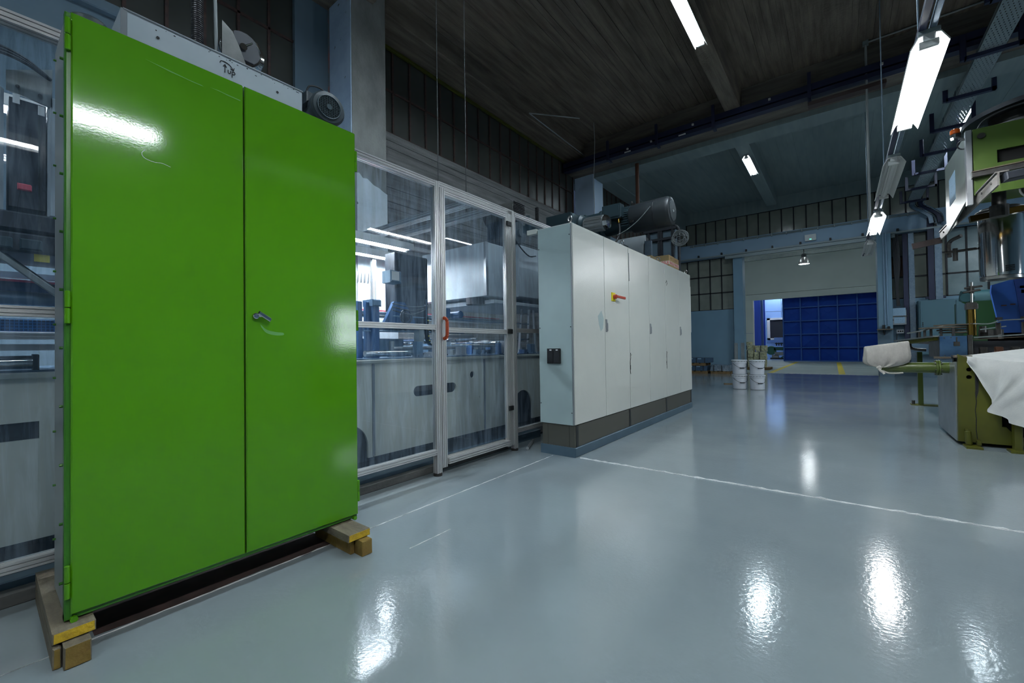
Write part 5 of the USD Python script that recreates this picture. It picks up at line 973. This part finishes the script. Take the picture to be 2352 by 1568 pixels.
part(pt, 'top_strip', tube(curve([(.70, 7.65, 1.115), (.80, 7.48, 1.135), (.92, 7.35, 1.165), (1.0, 7.25, 1.19)], 5), .010, 6), 'steel_plate')
part(pt, 'top_strip', bar((1.0, 7.25, 1.19), (1.21, 7.08, 1.20), .06, .012), 'plywood')
wv = curve([(1.19, 7.0, 1.197), (1.27, 7.0, 1.19), (1.33, 7.0, 1.195), (1.40, 7.0, 1.222), (1.48, 7.0, 1.228), (1.58, 7.0, 1.232), (1.75, 7.0, 1.27)], 4)
part(pt, 'wavy_strip', cat([bar(wv[i], wv[i + 1], .05, .012) for i in range(len(wv) - 1)]), 'steel_plate', label='wavy bent steel strip')
for i, (x0, x1, z, d) in enumerate(((.78, 1.2, 1.16, 0), (.92, 1.22, 1.19, .02), (.95, 1.2, 1.13, .05), (.97, 1.2, 1.10, .06))): part(pt, 'board', prism([(x0, 7.4 + d), (x0 + .08, 7.2 + d), (x1, 7.15 + d), (x1, 7.6)], 'z', z, z + .016), 'plywood')
for x in (1.37, 1.56): part(pt, 'stud', box(x, x + .035, 7.02, 7.06, 1.07, 1.20, .004), 'steel_dark'); part(pt, 'nut', cyl((x + .02, 7.03, 1.232), (x + .02, 7.03, 1.26), .03, 6), 'steel_dark')
part(pt, 'casting', cat(cyl((1.38, 7.3, 1.02), (1.38, 7.3, 1.13), .10, 16), cyl((1.30, 7.2, 1.10), (1.30, 7.2, 1.17), .03, 10)), 'steel_dark'); part(pt, 'steel_tie', bar((1.26, 7.1, 1.13), (1.45, 7.05, 1.16), .012, .012), 'chrome')
for k in range(7): part(pt, 'mechanism', cat(box(1.25 + .12 * k, 1.31 + .12 * k, 7.06, 7.14, .72 + .04 * (k % 3), .93, .01), bar((1.25 + .12 * k, 7.08, .93), (1.33 + .12 * k, 7.08, .76), .02, .02)), ('steel_dark', 'brown_steel')[k % 2])
part(pt, 'leg', box(.945, 1.005, 9.16, 9.22, 0, .96, .006), 'pipe_green', label='olive post'); part(pt, 'foot_plate', box(.86, 1.2, 9.12, 9.30, 0, .012), 'machine_olive'); part(pt, 'foot_bolt', cyl((.89, 9.2, .012), (.89, 9.2, .07), .02, 8), 'steel_dark')
part(pt, 'side_frame', prism([(.78, .86), (.95, .86), (1.02, .96), (.78, .98)], 'y', 8.0, 8.06), 'machine_blue_pale'); part(pt, 'side_frame', box(.80, 1.25, 8.06, 9.3, .96, 1.0, .006), 'steel_dark')
part(pt, 'leg', box(1.10, 1.14, 7.5, 7.54, .012, .80), 'steel_dark')
part(pt, 'hose_bend', tube(curve([(.72, 7.7, .99), (.73, 7.7, .93), (.78, 7.7, .90), (.88, 7.7, .89)], 6), .02, 8), 'black_rubber', smooth=30)
ad = thing('screw_jack', 'upright brass coloured screw jack with cross handle on the press table', 'jack', (1.2, 7.1, 1.06))
part(ad, 'barrel', cyl((1.197, 7.1, 1.06), (1.197, 7.1, 1.37), .038, 20, b=.004), 'brass', smooth=30); part(ad, 'collar', cat(box(1.15, 1.245, 7.05, 7.15, 1.365, 1.43, .008), box(1.16, 1.235, 7.06, 7.14, 1.43, 1.445, .004)), 'steel_dark')
part(ad, 'spindle', cyl((1.20, 7.1, 1.44), (1.205, 7.1, 1.68), .012, 10), 'steel'); part(ad, 'cross_handle', cat(bar((1.13, 7.1, 1.565), (1.27, 7.08, 1.585), .03, .022, .005), bar((1.15, 7.12, 1.615), (1.28, 7.06, 1.625), .03, .020, .005), cyl((1.203, 7.1, 1.55), (1.204, 7.1, 1.635), .022, 12)), 'steel_dark')
bb = thing('blue_box', 'tilted dark blue steel box with rust marks beside the press', 'box', (1.75, 8.2, .9))
part(bb, 'case', prism([(1.555, 1.63), (1.562, 1.725), (1.75, 1.785), (1.815, 1.10), (1.63, 1.10)], 'y', 8.16, 8.22), 'box_blue_lit'); part(bb, 'side_sheet', prism([(1.752, 1.785), (2.6, 1.83), (2.6, 1.10), (1.817, 1.10)], 'y', 8.155, 8.9), 'box_blue_shaded')
for x, z in ((1.64, 1.445), (1.715, 1.455)): part(bb, 'rust_mark', box(x, x + .045, 8.156, 8.162, z, z + .014), 'brown_steel'); part(bb, 'stand', box(1.65, 2.3, 8.3, 8.9, 0, 1.10, .01), 'box_blue_shaded'); part(bb, 'lettering', cat(box(1.80, 1.84, 8.148, 8.156, 1.66, 1.69), box(1.81, 1.84, 8.148, 8.156, 1.60, 1.64)), 'plywood')
gm = thing('green_motor', 'green machine with turquoise rounded hood by the far wall', 'machine', (2.4, 13.2, 0))
part(gm, 'body', box(2.06, 3.2, 13.0, 13.8, 0, 1.84, .02), 'motor_green'); part(gm, 'hood', cat(cyl((2.1, 13.35, 1.84), (3.2, 13.35, 1.84), .26, 24)), 'turquoise', smooth=30); part(gm, 'side_sheet', prism([(1.96, 1.2), (2.09, 1.2), (2.09, 1.78), (1.96, 1.88)], 'y', 12.9, 12.99), 'panel_cyan'); part(gm, 'cap', cyl((2.12, 12.98, 1.93), (2.16, 13.06, 1.93), .10, 16), 'turquoise')

# overhead head of the press
ph = thing('overhead_press', 'olive green overhead press unit with pale side cover high on the right', 'press', (1.5, 6, 2.2))
part(ph, 'side_cover', prism([(5.46, 2.27), (6.40, 2.14), (6.40, 2.86), (5.46, 2.845)], 'x', .915, .93), 'cover_grey', label='pale steel side cover'); part(ph, 'sticker', prism([(5.92, 2.40), (6.20, 2.39), (6.20, 2.66), (5.92, 2.68)], 'x', .9125, .915), 'paper_blue')
part(ph, 'frame_strip', box(.905, .945, 5.40, 5.455, 2.20, 2.86, .005), 'alu_dull'); part(ph, 'front_sheet', prism(sbox(.95, 2.28, 2.4, 2.86).difference(sbox(1.09, 2.53, 1.9, 2.64)), 'y', 5.41, 5.43), 'head_green'); part(ph, 'slot_back', box(1.05, 2.0, 5.46, 5.48, 2.45, 2.7), 'hole_black'); part(ph, 'core', box(.96, 2.4, 5.5, 6.4, 2.42, 2.84, .01), 'head_green')
part(ph, 'lock', cyl((1.0, 5.40, 2.79), (1.0, 5.41, 2.79), .025, 14), 'steel_dark')
part(ph, 'cross_bar', bar((.93, 5.375, 2.445), (2.3, 5.375, 2.50), .05, .045, .004), 'steel_dark', label='dark steel cross bar'); part(ph, 'cross_bar', bar((.93, 5.37, 2.473), (2.3, 5.37, 2.53), .05, .008), 'plywood')
part(ph, 'arm', cat(bar((.97, 4.80, 2.235), (.97, 7.15, 2.265), .012, .10, up=(0, 0, 1)), bar((.99, 4.80, 2.285), (.99, 7.15, 2.315), .07, .010)), 'arm_steel', label='bright riveted steel arm')
for y in np.arange(4.95, 7.1, .28): part(ph, 'rivet', cyl((.955, y, 2.24 + (y - 4.8) * .012), (.965, y, 2.24 + (y - 4.8) * .012), .010, 8), 'steel_dark')
part(ph, 'arm_stop', bar((.72, 7.16, 2.18), (.98, 7.16, 2.22), .03, .07), 'duct_brown'); part(ph, 'arm_plate', bar((1.0, 4.82, 2.24), (1.8, 4.95, 2.32), .10, .06, .006), 'machine_dark')
part(ph, 'ring_beam', bar((1.0, 5.9, 2.17), (2.2, 5.95, 2.30), .06, .055), 'brass'); part(ph, 'column', cyl((1.13, 5.6, 2.20), (1.13, 5.6, 2.44), .045, 16), 'steel_dark', smooth=30); part(ph, 'column', cyl((1.13, 5.6, 2.10), (1.13, 5.6, 2.20), .06, 16), 'steel_dark')
part(ph, 'white_disc', cyl((1.35, 5.62, 2.32), (1.35, 5.58, 2.32), .10, 24), 'lamp_white'); part(ph, 'black_hose', torus((1.36, 5.55, 2.32), .10, .012, (0, 1, .2), 20, 6), 'black_rubber'); part(ph, 'top_motor', cat(cyl((1.35, 5.9, 2.845), (1.35, 5.9, 2.95), .30, 28), cyl((1.3, 5.9, 2.95), (1.3, 5.9, 3.08), .16, 24)), 'steel_dark', smooth=30)
part(ph, 'top_reel', lathe([(.05, .10), (.16, .10), (.34, .10), (.34, .14), (.16, .14), (.05, .14)], (1.32, 5.9, 2.98), (-.12, 0, 1), 32), 'machine_dark', smooth=30); part(ph, 'top_cable', tube(curve([(.98, 5.5, 2.86), (1.05, 5.5, 2.96), (1.25, 5.5, 3.02), (1.6, 5.5, 3.03)], 6), .008, 6), 'cable_dark')
part(ph, 'guide_tube', tube(curve([(1.02, 7.0, 1.98), (1.02, 7.0, 2.15), (1.1, 6.9, 2.2)], 4), .02, 8), 'steel_dark'); part(ph, 'clamp_lever', cat(bar((.98, 6.95, 2.03), (1.20, 6.8, 2.02), .03, .025, .006), cyl((1.05, 6.9, 1.92), (1.05, 6.9, 2.06), .022, 10)), 'steel_dark')
part(ph, 'hanger_column', box(2.0, 2.35, 5.7, 6.2, 2.84, ZC1, .01), 'machine_dark')
tk = thing('steel_tank', 'polished stainless cylinder hanging below the overhead press', 'tank', (1.37, 6.77, 1.66))
part(tk, 'shell', lathe([(0, .03), (.13, .03), (.158, .05), (.162, .08), (.166, .70), (0, .70)], (1.37, 6.77, 1.64), n=48), 'stainless', smooth=30)
part(tk, 'rim', cat(*[torus((1.37, 6.77, 2.335 + .028 * k), .172, .012, n=40) for k in range(3)], cyl((1.37, 6.77, 2.32), (1.37, 6.77, 2.42), .150, 28)), 'steel_dark', smooth=30); part(tk, 'base_ring', lathe([(.145, 0), (.158, 0), (.160, .03), (.145, .03), (.145, 0)], (1.37, 6.77, 1.655), n=48), 'steel', smooth=30)
part(tk, 'louvre', cat([bar((1.365 + .0, 6.601, 1.73 + .016 * k), (1.43, 6.61, 1.735 + .016 * k), .006, .008) for k in range(4)]), 'hole_black')
bc = thing('beacon', 'small amber warning beacon on a black bracket beside the overhead press', 'beacon', (.86, 5.46, 2.80))
part(bc, 'lens', cyl((.85, 5.46, 2.868), (.85, 5.46, 2.915), .033, 18, b=.008), 'amber', smooth=30); part(bc, 'base', cyl((.855, 5.46, 2.835), (.855, 5.46, 2.867), .036, 18), 'black_plastic'); part(bc, 'bracket', bar((.87, 5.46, 2.83), (.94, 5.44, 2.78), .02, .015), 'black_plastic')
part(bc, 'spot', cyl((.82, 5.44, 2.825), (.835, 5.44, 2.83), .012, 10), 'lamp_dim'); part(bc, 'wire_loop', torus((.90, 5.45, 2.76), .04, .006, (.5, 1, .6), 16, 6), 'cable_dark')
